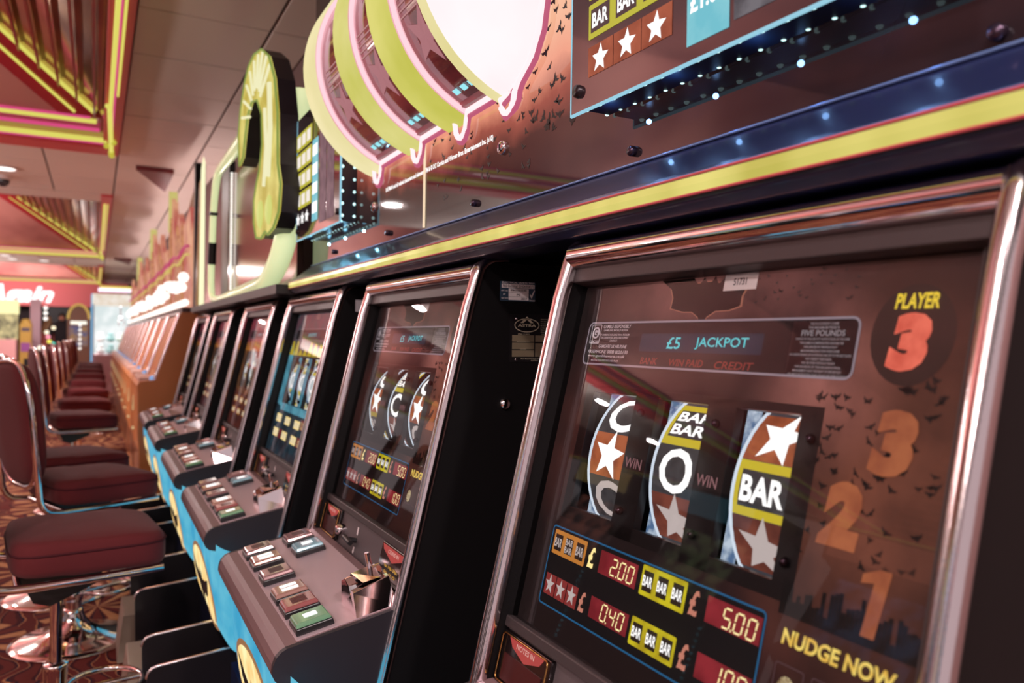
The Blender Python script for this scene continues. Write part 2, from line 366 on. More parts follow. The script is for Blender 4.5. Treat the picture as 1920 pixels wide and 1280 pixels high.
def bat_art(root, num, plate):
    """print of the night-sky machines"""
    A = A_(.0005); A.rect(.076, .255, .198, .437).rect(.222, .255, .332, .437).rect(.356, .255, .470, .437) if 0 else A.rect(.070, .250, .476, .440)
    MBm = MB()
    for u0, v0, u1, v1 in ((.070, .250, .088, .440), (.186, .250, .231, .440), (.321, .250, .366, .440), (.455, .250, .482, .440), (.088, .250, .455, .266), (.088, .431, .455, .440)):
        MBm.add([SPw(u0, v0, OFF-.0005), SPw(u1, v0, OFF-.0005), SPw(u1, v1, OFF-.0005), SPw(u0, v1, OFF-.0005)], [(0, 1, 2, 3)])
    MBm.build('reel_surround', mat('surround_black', (24, 20, 21), .4), plate)
    A = A_(.001)
    random.seed(3)
    for i in range(80):
        u, v = random.uniform(.47, .605), random.uniform(.30, .475); A.bat(u, v, random.uniform(.006, .013), random.uniform(.005, .009), random.uniform(-1, 1))
    for i in range(26): A.bat(random.uniform(.35, .50), random.uniform(.545, .583), random.uniform(.003, .007), .004, random.uniform(-.6, .6))
    for i in range(34):                                      # skyline along the lower right
        u = .47+.0045*i; A.rect(u, .24, u+.0042, .25+.028*random.random())
    A.build('small_bats_print', INKBLK, plate)['kind'] = 'stuff'
    pass
    # winged emblem
    A = A_(.0014); W = [(.2823, .516), (.275, .534), (.262, .541), (.245, .5415), (.221, .5465), (.222, .560), (.215, .572), (.193, .5845), (.255, .5845), (.258, .577), (.268, .577), (.274, .5845), (.280, .578), (.288, .578), (.293, .5845), (.299, .576), (.308, .576), (.312, .5845), (.362, .5845), (.349, .571), (.342, .558), (.3423, .546), (.325, .5415), (.303, .541), (.290, .534)]
    n = len(W); vs = [A.fn(.2823, .558, A.l)]+[A.fn(u, v, A.l) for u, v in W]; A.m.add(vs, [(0, i+1, (i+1) % n+1) for i in range(n)])
    A2 = A_(.0010); n = len(W); W2 = [(.2823+(u-.2823)*1.045, .558+(v-.558)*1.06) for u, v in W if v < .584] ; vs = [A2.fn(.2823, .558, A2.l)]+[A2.fn(u, v, A2.l) for u, v in W2]; n2 = len(W2); A2.m.add(vs, [(0, i+1, (i+1) % n2+1) for i in range(n2)]); A2.build('emblem_glow', glow('emblem_amber', (150, 96, 78), .9), plate)
    A.build('winged_emblem', INKBLK, plate, 'black bat-winged emblem at the top of the glass')
    # information box
    box = rr(.0445, .4675, .5075, .5305, .010, 5)
    A = A_(.0017); A.poly(box); A.build('information_box', glow('box_black', (16, 11, 12), 1.), plate)
    A = A_(.0022); A.outline(box, .0026); A.build('box_outline', LINEG, plate)
    A = A_(.0020); A.rrect(.173, .4895, .388, .5135, .002); A.build('jackpot_window', VFDB, plate)
    A = A_(.0026); A.text('£5', .2285, .4935, .254, .5085, .012).text('JACKPOT', .281, .4935, .3675, .5085, .012); A.build('jackpot_lettering', VFDC, plate, 'cyan dot-matrix words on the display')
    A = A_(.0024); A.text('BANK', .181, .4725, .216, .4815, .02, .15).text('WIN PAID', .239, .4720, .301, .4810, .02, .15).text('CREDIT', .320, .4715, .381, .4805, .02, .15); A.build('bank_lettering', TXTD, plate)
    A = A_(.0024); A.outline(rr(.053, .4985, .0775, .5265, .002), .0012).circle(.0655, .5145, .009, .0085)
    A.text('GAMCARE', .0545, .4995, .076, .5035, .01)
    for t, y, a, b in (('GAMBLE RESPONSIBLY', .5235, .082, .146), ('GAMBLING SHOULD BE FUN', .5180, .084, .141), ('IF GAMBLING IS CAUSING YOU A PROBLEM', .5115, .079, .146), ('FOR CONFIDENTIAL ADVICE AND SUPPORT', .5073, .080, .145), ('CONTACT:', .5030, .103, .121), ('GAMCARE UK HELPLINE', .4950, .079, .145), ('FREEPHONE 0808 8020133', .4870, .055, .150), ('www.gambleaware.co.uk', .4805, .056, .145), ('MALFUNCTION VOIDS PAYS AND PLAYS', .4745, .067, .132)):
        h = .0048 if t[:3] in ('GAM', 'FRE', 'www') and t[:9] != 'GAMBLING ' else .0028
        A.text(t, a, y-h/2, b, y+h/2, .012, .1)
    A.build('advice_lettering', TXTG, plate)
    A = A_(.0030); A.text('G', .0605, .5085, .0705, .5205, .02); A.build('advice_logo', mat('logo_dark', (20, 16, 18), .5), plate)
    A = A_(.0021); A.rect(.4255, .4720, .5045, .5262); A.build('rules_sticker', mat('sticker_black', (22, 18, 20), .35), plate)
    A = A_(.0027)
    L = [('THIS IS A CATEGORY C GAME', 22), ('THE MAXIMUM PRIZE IS', 24), ('FIVE POUNDS', 34), ('CHANCE OR WINS ARE NOT ALWAYS EQUAL IN THIS GAME', 42), ('THIS GAME IS COMPENSATED AND MAY BE', 34), ('INFLUENCED BY PREVIOUS PLAY', 26), ('MACHINE MALFUNCTION VOIDS GAME', 30), ('ANY CREDITS OR BANK LEFT IN AFTER PLAY ARE LOST TO THE NEXT PLAYER', 48), ('NO CREDIT REFUNDS', 20), ('WILL BE GIVEN WITHOUT PROOF', 26), ('THE DECISION OF THE ARCADE IS FINAL', 36), ('MANAGEMENT HAVE THE RIGHT TO REFUSE PLAY', 38), ('YOU MUST BE EIGHTEEN YEARS OF AGE OR OVER TO PLAY', 46)]
    y = .5235
    for t, n in L:
        h = .0062 if 'FIVE' in t else .0024; y -= .0016 if 'FIVE' in t else 0
        A.text(t, .465-n*.00078, y-h/2, .465+n*.00078, y+h/2, .02); y -= .0041 if 'FIVE' not in t else .0062
    A.build('rules_lettering', glow('rules_grey', (150, 140, 145), .8), plate)
    # player disc and numbers
    A = A_(.0012); A.circle(.5600, .5125, .041, .0470); A.build('player_disc', glow('disc_brown', (46, 28, 24), 1.), plate)
    A = A_(.0024); A.text('PLAYER', .5398, .5362, .5825, .5508, .03, .12); A.build('player_lettering', P_YEL, plate)
    A = A_(.0024); A.text(num, .5390, .4785, .5795, .5325, .08, .1); A.build('player_number', P_RED, plate)
    A = A_(.0022); A.text('3', .5385, .3840, .5820, .4440, .075, .1); A.text('2', .4985, .3135, .5420, .3740, .075, .1); A.poly([(.5590, .2480), (.5725, .2480), (.5800, .3060), (.5690, .3060), (.5530, .2990), (.5520, .2910), (.5650, .2935)]); A.build('nudge_number', N_OR, plate, 'brown-orange numbers 3, 2 and 1 down the right of the glass')
    A = A_(.0024); A.text('NUDGE NOW', .4803, .2145, .5985, .2295, .035, .1); A.build('nudge_lettering', NUDGE, plate)
    A = A_(.0024)
    for c in (.2095, .3435): A.text('WIN', c-.0165, .3380, c+.0165, .3510, .012)
    A.build('win_lettering', glow('win_mauve', (150, 105, 108), .8), plate)
    # prize frame
    fr = rr(.0615, .128, .4585, .2365, .006, 4)
    A = A_(.0012); A.poly(fr); A.build('prize_board', glow('prize_board_black', (12, 8, 10), 1.), plate)
    A = A_(.0017); A.outline(fr, .0022); A.build('prize_frame', BLUELN, plate)
    def tri(a, b, v0, v1, m, words, txt):
        A = A_(.0019); A.rrect(a, v0, b, v1, .002); A.build('prize_tablet', m, plate)
        A = A_(.0024); w = (b-a)/3
        for i in range(3): A.rect(a+w*i+w*.16, v0+.0055, a+w*(i+1)-w*.16, v1-.0055)
        A.build('tablet_window', mat('tablet_dark', (26, 16, 14), .5, em=(26, 16, 14), es=1.), plate)
        A = A_(.0029)
        for i, wd in enumerate(words):
            x0, x1 = a+w*i+w*.17, a+w*(i+1)-w*.17; mid = (v0+v1)/2
            if wd == 1: A.text('BAR', x0, mid-.006, x1, mid+.006, .02)
            else: A.text('BAR', x0, mid-.0095, x1, mid-.001, .02); A.text('BAR', x0, mid+.001, x1, mid+.0095, .02)
        A.build('tablet_lettering', txt, plate)
    tri(.0690, .1490, .1985, .2312, PORG, (1, 2, 1), STARD)
    tri(.2670, .3455, .1985, .2330, PYEL, (1, 1, 1), WHITE_L)
    tri(.2650, .3440, .1405, .1725, PYEL, (1, 1, 1), WHITE_L)
    A = A_(.0019)
    for i in range(3): A.rect(.0695+.0272*i, .1430, .0695+.0272*i+.0255, .1710)
    A.build('star_tablet', PRED, plate)
    A = A_(.0024)
    for i in range(3): A.star(.0820+.0272*i, .1572, .0135, 0, .4, .85)
    A.build('prize_star', STARD, plate)
    A = A_(.0024); A.text('£', .1570, .2010, .1705, .2280, .035); A.build('pound_sign', CREAM, plate, 'brightly lit pound sign')
    A = A_(.0024); A.text('£', .1560, .1440, .1690, .1700, .03); A.text('£', .3530, .2015, .3670, .2290, .03); A.text('£', .3515, .1440, .3655, .1720, .03); A.build('pound_sign', POUND, plate)
    A = A_(.0019); A.rect(.1815, .2005, .2585, .2290).rect(.3785, .2020, .4550, .2290).rect(.1800, .1445, .2590, .1705).rect(.3780, .1445, .4545, .1705); A.build('digit_window', LEDR, plate)
    A = A_(.0026)
    for st, u0, v0 in (('200', .2070, .2045), ('500', .4035, .2045), ('040', .2050, .1480), ('100', .4030, .1480)):
        for i, c in enumerate(st): A.digit(c, u0+.0168*i, v0, u0+.0168*i+.0105, v0+.0195)
    for u0, v0 in ((.2070, .2045), (.4035, .2045), (.2050, .1480), (.4030, .1480)): A.rect(u0+.0128, v0-.0012, u0+.0146, v0+.0010)
    A.build('segment_digit', LEDD, plate)
    A = A_(.0022); A.outline(rr(.478, .160, .512, .198, .003), .0012).outline(rr(.520, .160, .554, .198, .003), .0012).outline(rr(.562, .160, .596, .198, .003), .0012); A.build('feature_outline', glow('feature_line', (80, 55, 58), 1.), plate)
    A = A_(.0024); A.circle(.494, .176, .010, .012).circle(.580, .178, .008, .010); A.build('popcorn_symbol', glow('popcorn', (215, 195, 150), .9, noise=(400, (120, 90, 60))), plate)
    # asset label
    A = A_(.0030); A.rect(.3115, .5645, .3635, .5845); A.build('asset_label', PAPER, plate)
    A = A_(.0034); A.text('51731' if num == '3' else '51730', .3270, .5705, .3475, .5790, .01); A.build('asset_number', INK, plate)

def generic_art(root, st, plate):
    """print of the other machines in the row: brighter scenes, lit prize tablets"""
    c1, c2, c3 = st['art']
    A = A_(.0006); A.rect(.02, .44, .61, .583); A.build('sky_print', c1, plate)
    A = A_(.0008); A.poly([(.02, .26), (.085, .25), (.085, .45), (.02, .47)]).poly([(.46, .24), (.61, .20), (.61, .46), (.46, .45)]).rect(.085, .24, .46, .265).rect(.187, .267, .230, .43).rect(.322, .267, .365, .43); A.build('scene_print', c2, plate)
    A = A_(.0011); random.seed(st['seed'])
    for i in range(9):
        u = .05+.065*i; h = random.uniform(.015, .05); A.poly([(u-.03, .436), (u+.03, .436), (u+.012, .436+h), (u-.012, .440+h)])
    A.build('hill_print', c3, plate)
    A = A_(.0017); A.poly(rr(.06, .49, .50, .53, .01)); A.build('information_box', glow('box_black', (16, 11, 12), 1.), plate)
    A = A_(.0022); A.outline(rr(.06, .49, .50, .53, .01), .002); A.build('box_outline', LINEG, plate)
    A = A_(.0020); A.rrect(.173, .497, .388, .520, .002); A.build('jackpot_window', VFDB, plate)
    A = A_(.0026); A.text('JACKPOT', .24, .501, .35, .515, .012); A.build('jackpot_lettering', VFDC, plate)
    A = A_(.0015)
    for i in range(3):
        for j in range(2): A.rrect(.07+.135*i, .148+.050*j, .145+.135*i, .176+.050*j, .004)
    A.build('prize_tablet', st['tab'], plate)
    A = A_(.0022)
    for i in range(3):
        for j in range(2):
            for k in range(3): A.rect(.075+.135*i+.024*k, .153+.050*j, .090+.135*i+.024*k, .171+.050*j)
    A.build('tablet_window', glow('tablet_warm', (240, 225, 190), 1.1), plate)
    A = A_(.0019); A.rect(.158, .147, .200, .178).rect(.428, .147, .475, .178).rect(.428, .202, .475, .233); A.build('digit_window', LEDR, plate)
    A = A_(.0026)
    for st_, u0, v0 in (('100', .431, .151), ('500', .431, .206)):
        for i, c in enumerate(st_): A.digit(c, u0+.014*i, v0, u0+.014*i+.009, v0+.0195)
    A.build('segment_digit', LEDD, plate)
    A = A_(.0020); A.rrect(.495, .12, .52, .20, .003); A.build('hold_lamp', CREAM, plate)
    A = A_(.0020); A.rect(.29, .563, .33, .583); A.build('asset_label', PAPER, plate)

def machine(Yl, st, label, detail=2):
    root = empty('fruit_machine', (RX, Yl-WD/2, 0), label, 'fruit machine', 'fruit machines with sloping glass fronts')
    # cabinet shell
    xf = lambda z: DX+(z-DZ)*tx/tz
    side = [(.44, 0), (.90, 0), (.90, 1.345), (.672, 1.345), (.656, 1.343), (.645, 1.337), (.637, 1.325), (xf(1.29), 1.29), (DX, DZ), (xf(.5), .5), (.44, .5)]
    side = [(x-RX, z) for x, z in side]
    m = MB()
    for y0 in (WD/2-.014, -WD/2): m.prism(side, y0, y0+.014)
    m.box((.89-RX, -WD/2+.014, .01), (.90-RX, WD/2-.014, 1.34)); m.box((.66-RX, -WD/2+.014, 1.325), (.89-RX, WD/2-.014, 1.345)); m.box((.462-RX, -WD/2+.014, .01), (.475-RX, WD/2-.014, .62))
    m.build('cabinet', BLACK, root)
    # chrome rails
    def rail(y):
        z0 = .50
        P = [(xf(z0)-RX, y, z0)]+[(xf(z)-RX, y, z) for z in (.7, .9, 1.1, 1.26)]+[(.634-RX, y, 1.318), (.641-RX, y, 1.335), (.653-RX, y, 1.345), (.67-RX, y, 1.349), (.70-RX, y, 1.350)]
        r = [.0125]*6+[.012, .010, .006, .003]
        return MB().tube([(a-.003, b, c) for a, b, c in P], r, 12)
    rail(WD/2-.007).build('side_rail', CHROMEW, root); rail(-WD/2+.007).build('side_rail', CHROMEW, root)
    MB().tube([(TX-RX+.004, -WD/2+.012, TZ-.004), (TX-RX+.004, WD/2-.012, TZ-.004)], .019, 14).build('top_rail', CHROME, root)
    m = MB(); panel_box(m, .014, .585, .646, .628, .006, .05); panel_box(m, .619, .093, .646, .585, .022, .05); panel_box(m, .014, .078, .646, .0935, .016, .05)
    m.build('bezel', BEZEL, root, .002)
    # printed plate with three reel windows
    m = MB(); us = [.006, WIN[0][0], WIN[0][1], WIN[1][0], WIN[1][1], WIN[2][0], WIN[2][1], .625]; vs = [.09, WV0, WV1, .588]
    for i in range(7):
        for j in range(3):
            if j == 1 and i in (1, 3, 5): continue
            m.add([SPw(us[i], vs[j], OFF), SPw(us[i+1], vs[j], OFF), SPw(us[i+1], vs[j+1], OFF), SPw(us[i], vs[j+1], OFF)], [(0, 1, 2, 3)])
    plate = m.build('game_plate', st['bg'], root)
    # edges of the windows, housing behind
    m = MB()
    for a, b in WIN:
        for (p, q) in (((a, WV0), (a, WV1)), ((b, WV0), (b, WV1)), ((a, WV0), (b, WV0)), ((a, WV1), (b, WV1))):
            m.add([SPw(*p, OFF), SPw(*q, OFF), SPw(*q, OFF+.012), SPw(*p, OFF+.012)], [(0, 1, 2, 3)])
    panel_box(m, .02, .20, .64, .205, OFF+.002, .20); panel_box(m, .02, .50, .64, .505, OFF+.002, .20)
    m.build('reel_housing', BLACKP, root)
    m = MB()
    for k in range(3):
        u = [.098, .234, .371][k]-.008
        panel_box(m, u-.030, .25, u-.012, .45, .085, .09)
    m.build('reel_backlight', glow('backlight_blue', (90, 120, 160), .8, noise=(60, (210, 225, 240), 2)), root)
    for k in range(3): reel(root, k, st['reels'][k], st['backs'])
    if detail > 1:
        m = MB()
        for u, v in ((.206, .409), (.342, .409), (.474, .4075), (.203, .283), (.338, .2835), (.469, .287)):
            c = SPw(u, v, OFF-.004); m.ball(c, .0055, 10)
        m.build('plate_screw', mat('screw_dark', (60, 45, 55), .25, .9), root)
    if st['kind'] == 'bat': bat_art(root, st['num'], plate)
    else: generic_art(root, st, plate)
    m = MB(); m.add([SPw(.006, .09, .026), SPw(.625, .09, .026), SPw(.625, .588, .026), SPw(.006, .588, .026)], [(0, 1, 2, 3)]); m.build('glass_pane', GLASS, root)
    # lower panel between glass and console
    m = MB(); panel_box(m, .014, -.004, .646, .077, .026, .06); m.build('coin_panel', GREYP, root, .002)
    B_ = lambda l: Art(lambda u, v, q: SPw(u, v, .026-q), l)
    m = MB(); panel_box(m, .016, .004, .146, .074, .018, .03); m.build('note_reader', mat('gloss_black', (20, 14, 15), .12, coat=.6), root, .003)
    m = MB(); panel_box(m, .030, .010, .130, .046, .0165, .019); m.build('note_slot', mat('note_slot_red', (62, 24, 24), .25), root)
    m = MB(); m.tube([SPw(u, v, .015) for u, v in rr(.020, .007, .142, .072, .006)], .0016, 6, closed=True); m.build('note_reader_trim', mat('gold_trim', (200, 150, 90), .2, 1.), root)
    A = B_(.0086); A.poly([(.034, .070), (.130, .070), (.120, .058), (.082, .0475), (.046, .058)]); A.build('notes_arrow', glow('arrow_red', (170, 62, 58), 1.), root)
    A = B_(.0092); A.text('NOTES IN', .058, .0595, .106, .0665, .015); A.build('notes_lettering', glow('arrow_text', (225, 170, 160), .9), root)
    if detail > 0:
        c = SPw(.172, .035, .020); m = MB(); m.lathe([(0, -.014), (.009, -.014), (.0125, -.008), (.013, .0), (.013, .012)], c, 8, 'x'); m.build('lock', CHROME, root)
        m = MB(); a = SPw(.272, .033, .026); b = SPw(.272, .033, .008); e = SPw(.300, .031, .004); e2 = SPw(.250, .034, .004); m.tube([a, b], .006, 8); m.tube([e2, e], .006, 10); m.build('reject_lever', BLACKP, root)
        A = B_(.0010); A.poly([(.268, .045), (.277, .045), (.275, .062), (.266, .062)]).poly([(.265, .006), (.270, .003), (.275, .006), (.274, .018), (.266, .018)]); A.build('lever_label', PAPER, root)
    m = MB(); panel_box(m, .445, .0, .590, .074, .021, .03); m.build('coin_entry_plate', MATS['gloss_black'], root, .002)
    A = B_(.0056); A.poly([(.452, .070), (.583, .070), (.574, .060), (.5175, .044), (.461, .060)]); A.build('coins_arrow', MATS['arrow_red'], root)
    A = B_(.0062); A.text('COINS IN', .488, .0580, .548, .0655, .015); A.build('coins_lettering', MATS['arrow_text'], root)
    A = B_(.0062); A.text('5p, 10p, 20p,', .482, .030, .556, .037, .015).text('50p, £1, £2', .486, .018, .550, .025, .015); A.build('coin_values', glow('value_gold', (215, 160, 60), .9), root)
    # console
    NB = [(PX+.000, PZ), (.278, .6735), (.270, .665), (.2650, .652), (.2640, .639), (.2680, .628), (.2765, .6195), (.288, .6160), (.343, .604), (.50, .575), (.505, .7182)]
    m = MB(); m.prism([(DX-RX, DZ)]+[(x-RX, z) for x, z in NB[0:]], -WD/2+.0145, WD/2-.0145)
    prof = [(DX-RX, DZ)]+[(x-RX, z) for x, z in NB]
    con = m.build('console', NOSE, root)
    for y0 in (WD/2-.0145, -WD/2+.003): MB().prism(prof, y0, y0+.0115).build('console_cheek', mat('cheek_black', (34, 28, 34), .5), con)
    m = MB(); m.hexa([CPw(.020, .002, .0), CPw(.640, .002, .0), CPw(.640, .185, .0), CPw(.020, .185, .0)], [CPw(.020, .002, .0016), CPw(.640, .002, .0016), CPw(.640, .185, .0016), CPw(.020, .185, .0016)])
    m.build('top_plate', PLATE, con)
    BT = [(.0943, .1475, 0), (.1873, .1475, 1), (.2998, .1475, 0), (.4285, .1475, 1), (.5088, .1475, 2), (.5983, .1475, 3), (.0881, .0528, 0), (.1835, .0528, 4)]
    for (u, s, kk) in BT:
        def bx(m, a, b, h0, h1, ins):
            m.hexa([CPw(u-a, s-b, h0), CPw(u+a, s-b, h0), CPw(u+a, s+b, h0), CPw(u-a, s+b, h0)], [CPw(u-a+ins, s-b+ins, h1), CPw(u+a-ins, s-b+ins, h1), CPw(u+a-ins, s+b-ins, h1), CPw(u-a+ins, s+b-ins, h1)])
        m = MB(); bx(m, .031, .034, .0016, .0135, .0015); bt = m.build('button', BLACKP, root, .002)
        m = MB(); bx(m, .0290, .0320, .0136, .0215, .0035); m.build('button_lens', [mat('lens_rose', (150, 120, 122), .10, .5, em=(80, 50, 50), es=.6, coat=1.), mat('lens_amber', (160, 125, 118), .10, .5, em=(110, 70, 60), es=.7, coat=1.), mat('lens_red', (150, 90, 90), .10, .5, em=(104, 52, 52), es=.7, coat=1.), mat('lens_green', (110, 140, 115), .10, .4, em=(70, 104, 74), es=.8, coat=1.), mat('lens_teal', (130, 150, 158), .10, .4, em=(90, 124, 132), es=.8, coat=1.)][kk], bt, .0025)  # lens colours carry a faint glow of their own, though no lamps
        A = Art(lambda a, b, l: CPw(u+a, s+b, l), .0221)
        if kk in (1,): A.rrect(-.017, -.016, -.002, .016, .002).rrect(.003, -.016, .018, .016, .002); A.build('lit_print', WHITE_L, bt)
        elif kk in (3, 4): A.rrect(-.009, -.012, .010, .012, .002); A.build('lit_print', WHITE_L, bt)
        elif detail > 1:
            for j in range(5): A.rect(-.015+.0065*j, -.014, -.0115+.0065*j, .014)
            A.build('lit_print', mat('print_dark', (60, 40, 42), .3), bt)
    # chrome coin chute with W-shaped nose and pin
    PR = [(.545, .0, .000), (.556, .044, .006), (.572, .052, .010), (.584, .040, .012), (.592, .024, .010), (.601, .022, .008), (.612, .042, .008), (.628, .042, .006), (.640, .0, .0)]
    m = MB(); n = len(PR)
    fr_ = [CPw(u, .078-q*.8-.0*h, h+.0016) for u, h, q in PR]; bk = [CPw(u+(.006 if i < 4 else 0), .004, h*1.0+.010*(h > 0)+.0016) for i, (u, h, q) in enumerate(PR)]
    m.add(fr_+bk, [(i, i+1, n+i+1, n+i) for i in range(n-1)]); m.add([*fr_], [tuple(range(n))[::-1]]); m.add([*bk], [tuple(range(n))])
    m.add([CPw(.560, .060, .046), CPw(.575, .058, .060), CPw(.618, .050, .052), CPw(.630, .020, .056), CPw(.600, .006, .062), CPw(.565, .010, .060)], [(0, 1, 2, 3, 4, 5)])
    ch = m.build('coin_chute', CHROME, root, .0015)
    MB().tube([CPw(.575, .022, .05), CPw(.575, .022, .088)], .0050, 10).build('chute_pin', CHROME, ch)
    return root
def lit_panel(root, st, oval=True):
    """moulded backlit front under the console with its oval badge"""
    yc = .0
    def S(a, b):          # a -1..1 across, b 0..1 down
        y = a*.460; z = .632-b*.292
        x = .2860+.034*b*b+.06*abs(a)**6+.12*max(0, b-.86)**1.2
        e = max(0, abs(a)-.72)/.28; z += (b*.13)*(e**2.6)
        return (x-RX, y, z)
    na, nb = 36, 16; m = MB()
    vs = [S(-1+2*i/na, j/nb) for j in range(nb+1) for i in range(na+1)]
    m.add(vs, [(j*(na+1)+i, j*(na+1)+i+1, (j+1)*(na+1)+i+1, (j+1)*(na+1)+i) for j in range(nb) for i in range(na)], True)
    p = m.build('lit_panel', st, root)
    if oval:
        yo, zo, ru, rv = 0.0, .432, .245, .113
        def fo(y, z, l):
            b = (.632-z)/.292; q = S(y/.460, max(0, min(1, b))); return (q[0]-l, y, z)
        A = Art(fo, .0006)
        def disc(A, s, sv=None):
            sv = sv or s; vs = [fo(yo, zo, A.l)]; fs = []
            n = 36
            for k in range(1, 5):
                vs += [fo(yo+ru*s*k/4*cos(2*pi*i/n), zo+rv*sv*k/4*sin(2*pi*i/n), A.l) for i in range(n)]
            fs = [(0, 1+i, 1+(i+1) % n) for i in range(n)]
            for k in range(3): fs += [(1+k*n+i, 1+k*n+(i+1) % n, 1+(k+1)*n+(i+1) % n, 1+(k+1)*n+i) for i in range(n)]
            A.m.add(vs, fs, True)
        disc(A, 1.08); A.build('badge_ring', glow('badge_brown', (150, 105, 70), 1.), p)
        A = Art(fo, .0018); disc(A, .98); A.build('badge', glow('badge_cream', (255, 238, 178), 1.1, noise=(14, (240, 190, 110))), p, 'cream oval badge lit from behind')
        A = Art(fo, .0040); A.bat(yo, zo, ru*1.55, rv*1.15); A.build('badge_emblem', INKBLK, p, 'dark bat-winged emblem on the oval badge')
    return p
BL = glow('panel_blue', (50, 160, 200), 1., noise=(9, (96, 186, 212), 9))

# ------------------------------------------------------------------ the row of fruit machines
batbacks = (ORNG, ORNGD, DARKR, glow('drum_grey', (60, 60, 66), 1.), glow('drum_rim', (214, 226, 240), 1.))
YS = [1.0054, 1.9808, 2.9030, 3.8438, 4.9152, 5.8539]
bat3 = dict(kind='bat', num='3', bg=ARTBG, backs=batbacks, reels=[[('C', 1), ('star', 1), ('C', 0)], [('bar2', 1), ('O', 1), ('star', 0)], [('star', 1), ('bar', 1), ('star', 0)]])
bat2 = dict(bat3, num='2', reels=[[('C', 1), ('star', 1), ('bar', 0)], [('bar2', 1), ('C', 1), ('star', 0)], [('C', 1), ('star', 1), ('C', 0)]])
def g(n, c, n2): return glow(n, c, 1., noise=(22, n2))
wb = lambda a, b, c: (a, b, c, glow('drum_white', (250, 248, 240), 1.1), MATS['drum_rim'])
st1 = dict(kind='x', seed=2, bg=g('teal_dusk', (34, 60, 72), (18, 26, 36)), art=(g('art_mauve', (96, 60, 70), (60, 70, 74)), g('art_teal', (96, 170, 190), (60, 116, 140)), YEL), tab=CREAM, backs=wb(YEL, YELD, g('reel_pale', (215, 225, 225), (150, 190, 200))), reels=[[('star', 1), ('O', 1), ('bar', 1)], [('star', 1), ('C', 1), ('star', 1)], [('bar', 1), ('O', 1), ('C', 1)]])
st0 = dict(kind='x', seed=5, bg=g('ember_print', (96, 40, 30), (52, 26, 26)), art=(g('art_rose', (150, 60, 70), (90, 50, 66)), g('art_rust', (120, 74, 40), (70, 50, 40)), PORG), tab=PORG, backs=wb(g('reel_cream', (240, 225, 190), (200, 170, 110)), YELD, g('reel_silver', (225, 222, 215), (190, 180, 170))), reels=[[('C', 1), ('bar', 1), ('star', 1)], [('bar', 1), ('O', 1), ('star', 1)], [('O', 1), ('star', 1), ('C', 1)]])
stA = dict(st0, seed=8, bg=g('plum_print', (84, 38, 40), (44, 24, 30)))
stB = dict(st0, seed=9, bg=g('brown_print', (70, 40, 34), (40, 22, 24)))
LB = ['fruit machine marked player 3, nearest, its whole glass in view', 'fruit machine marked player 2, black side with two stickers showing',
      'third fruit machine from the right, with bright teal and yellow reels', 'fourth fruit machine from the right, with chrome coin chute and pale reels',
      'fifth fruit machine from the right, pink and white lit glass', 'last of the sloping fruit machines, beside the orange cabinets']
MACH = []
for i, (Y, st) in enumerate(zip(YS, (bat3, bat2, st1, st0, stA, stB))):
    r = machine(Y, st, LB[i], 2 if i < 3 else 1); MACH.append(r)
    lit_panel(r, BL, True)
# stickers on the side of the second machine
r = MACH[1]; ysd = -WD/2
def side_art(l): return Art(lambda x, z, q: (x-RX, ysd-q, z), l)
A = side_art(.0006); A.rrect(.676, 1.2735, .7535, 1.3110, .002); A.build('safety_sticker', mat('sticker_navy', (48, 66, 84), .4), r, 'electrical safety test sticker')
A = side_art(.001); A.rect(.6795, 1.2985, .7515, 1.3060).rect(.6945, 1.2755, .7385, 1.2975); A.build('sticker_paper', PAPER, r)
A = side_art(.0014); A.text('P&S Electrical  01424 858273', .682, 1.2995, .7495, 1.3045, .01); A.text('PS', .712, 1.2835, .720, 1.2875, .01); A.text('2017', .7215, 1.2765, .7350, 1.2805, .01)
for i in range(26): A.rect(.6985+.0014*i, 1.2925, .6985+.0014*i+random.choice((.0005, .0009)), 1.2965)
A.rect(.6945, 1.2895, .7385, 1.2899).rect(.6945, 1.2820, .7385, 1.2824)
A.build('sticker_lettering', INK, r)
A = side_art(.0014); A.text('ELECTRICAL SAFETY TEST', .680, 1.3072, .751, 1.3102, .02); A.text('APP. I.D.', .6785, 1.2915, .6930, 1.2945, .01).text('BY', .683, 1.2845, .688, 1.2875, .01).text('TEST DATE', .6785, 1.2770, .6930, 1.2800, .01).text('PASSED', .7400, 1.2745, .7525, 1.2770, .01); A.poly([(.7405, 1.2860), (.7425, 1.2880), (.7445, 1.2850), (.7500, 1.2960), (.7520, 1.2950), (.7455, 1.2800), (.7440, 1.2800)]); A.build('sticker_lettering', PAPER, r)
A = side_art(.0006); A.rect(.6985, 1.1570, .7950, 1.2490); A.build('maker_plate', mat('plate_black', (22, 19, 21), .3), r, 'black maker plate with blank gold boxes')
A = side_art(.001)
for x0, x1, z0, z1 in ((.7035, .752, 1.1960, 1.2085), (.7035, .752, 1.1815, 1.1940), (.7035, .752, 1.1670, 1.1795), (.7545, .792, 1.1960, 1.2085), (.7545, .792, 1.1670, 1.1930)): A.rect(x0, z0, x1, z1)
A.build('plate_box', mat('gold_foil', (200, 180, 150), .35, .8), r)
A = side_art(.0014); A.outline([(.7355+.0275*cos(2*pi*i/40), 1.2275+.0135*sin(2*pi*i/40)) for i in range(40)], .0016); A.text('ASTRA', .7155, 1.2245, .7555, 1.2300, .03)
A.poly([(.7210, 1.2320), (.7355, 1.2450), (.7500, 1.2320), (.7435, 1.2320), (.7355, 1.2385), (.7275, 1.2320)])
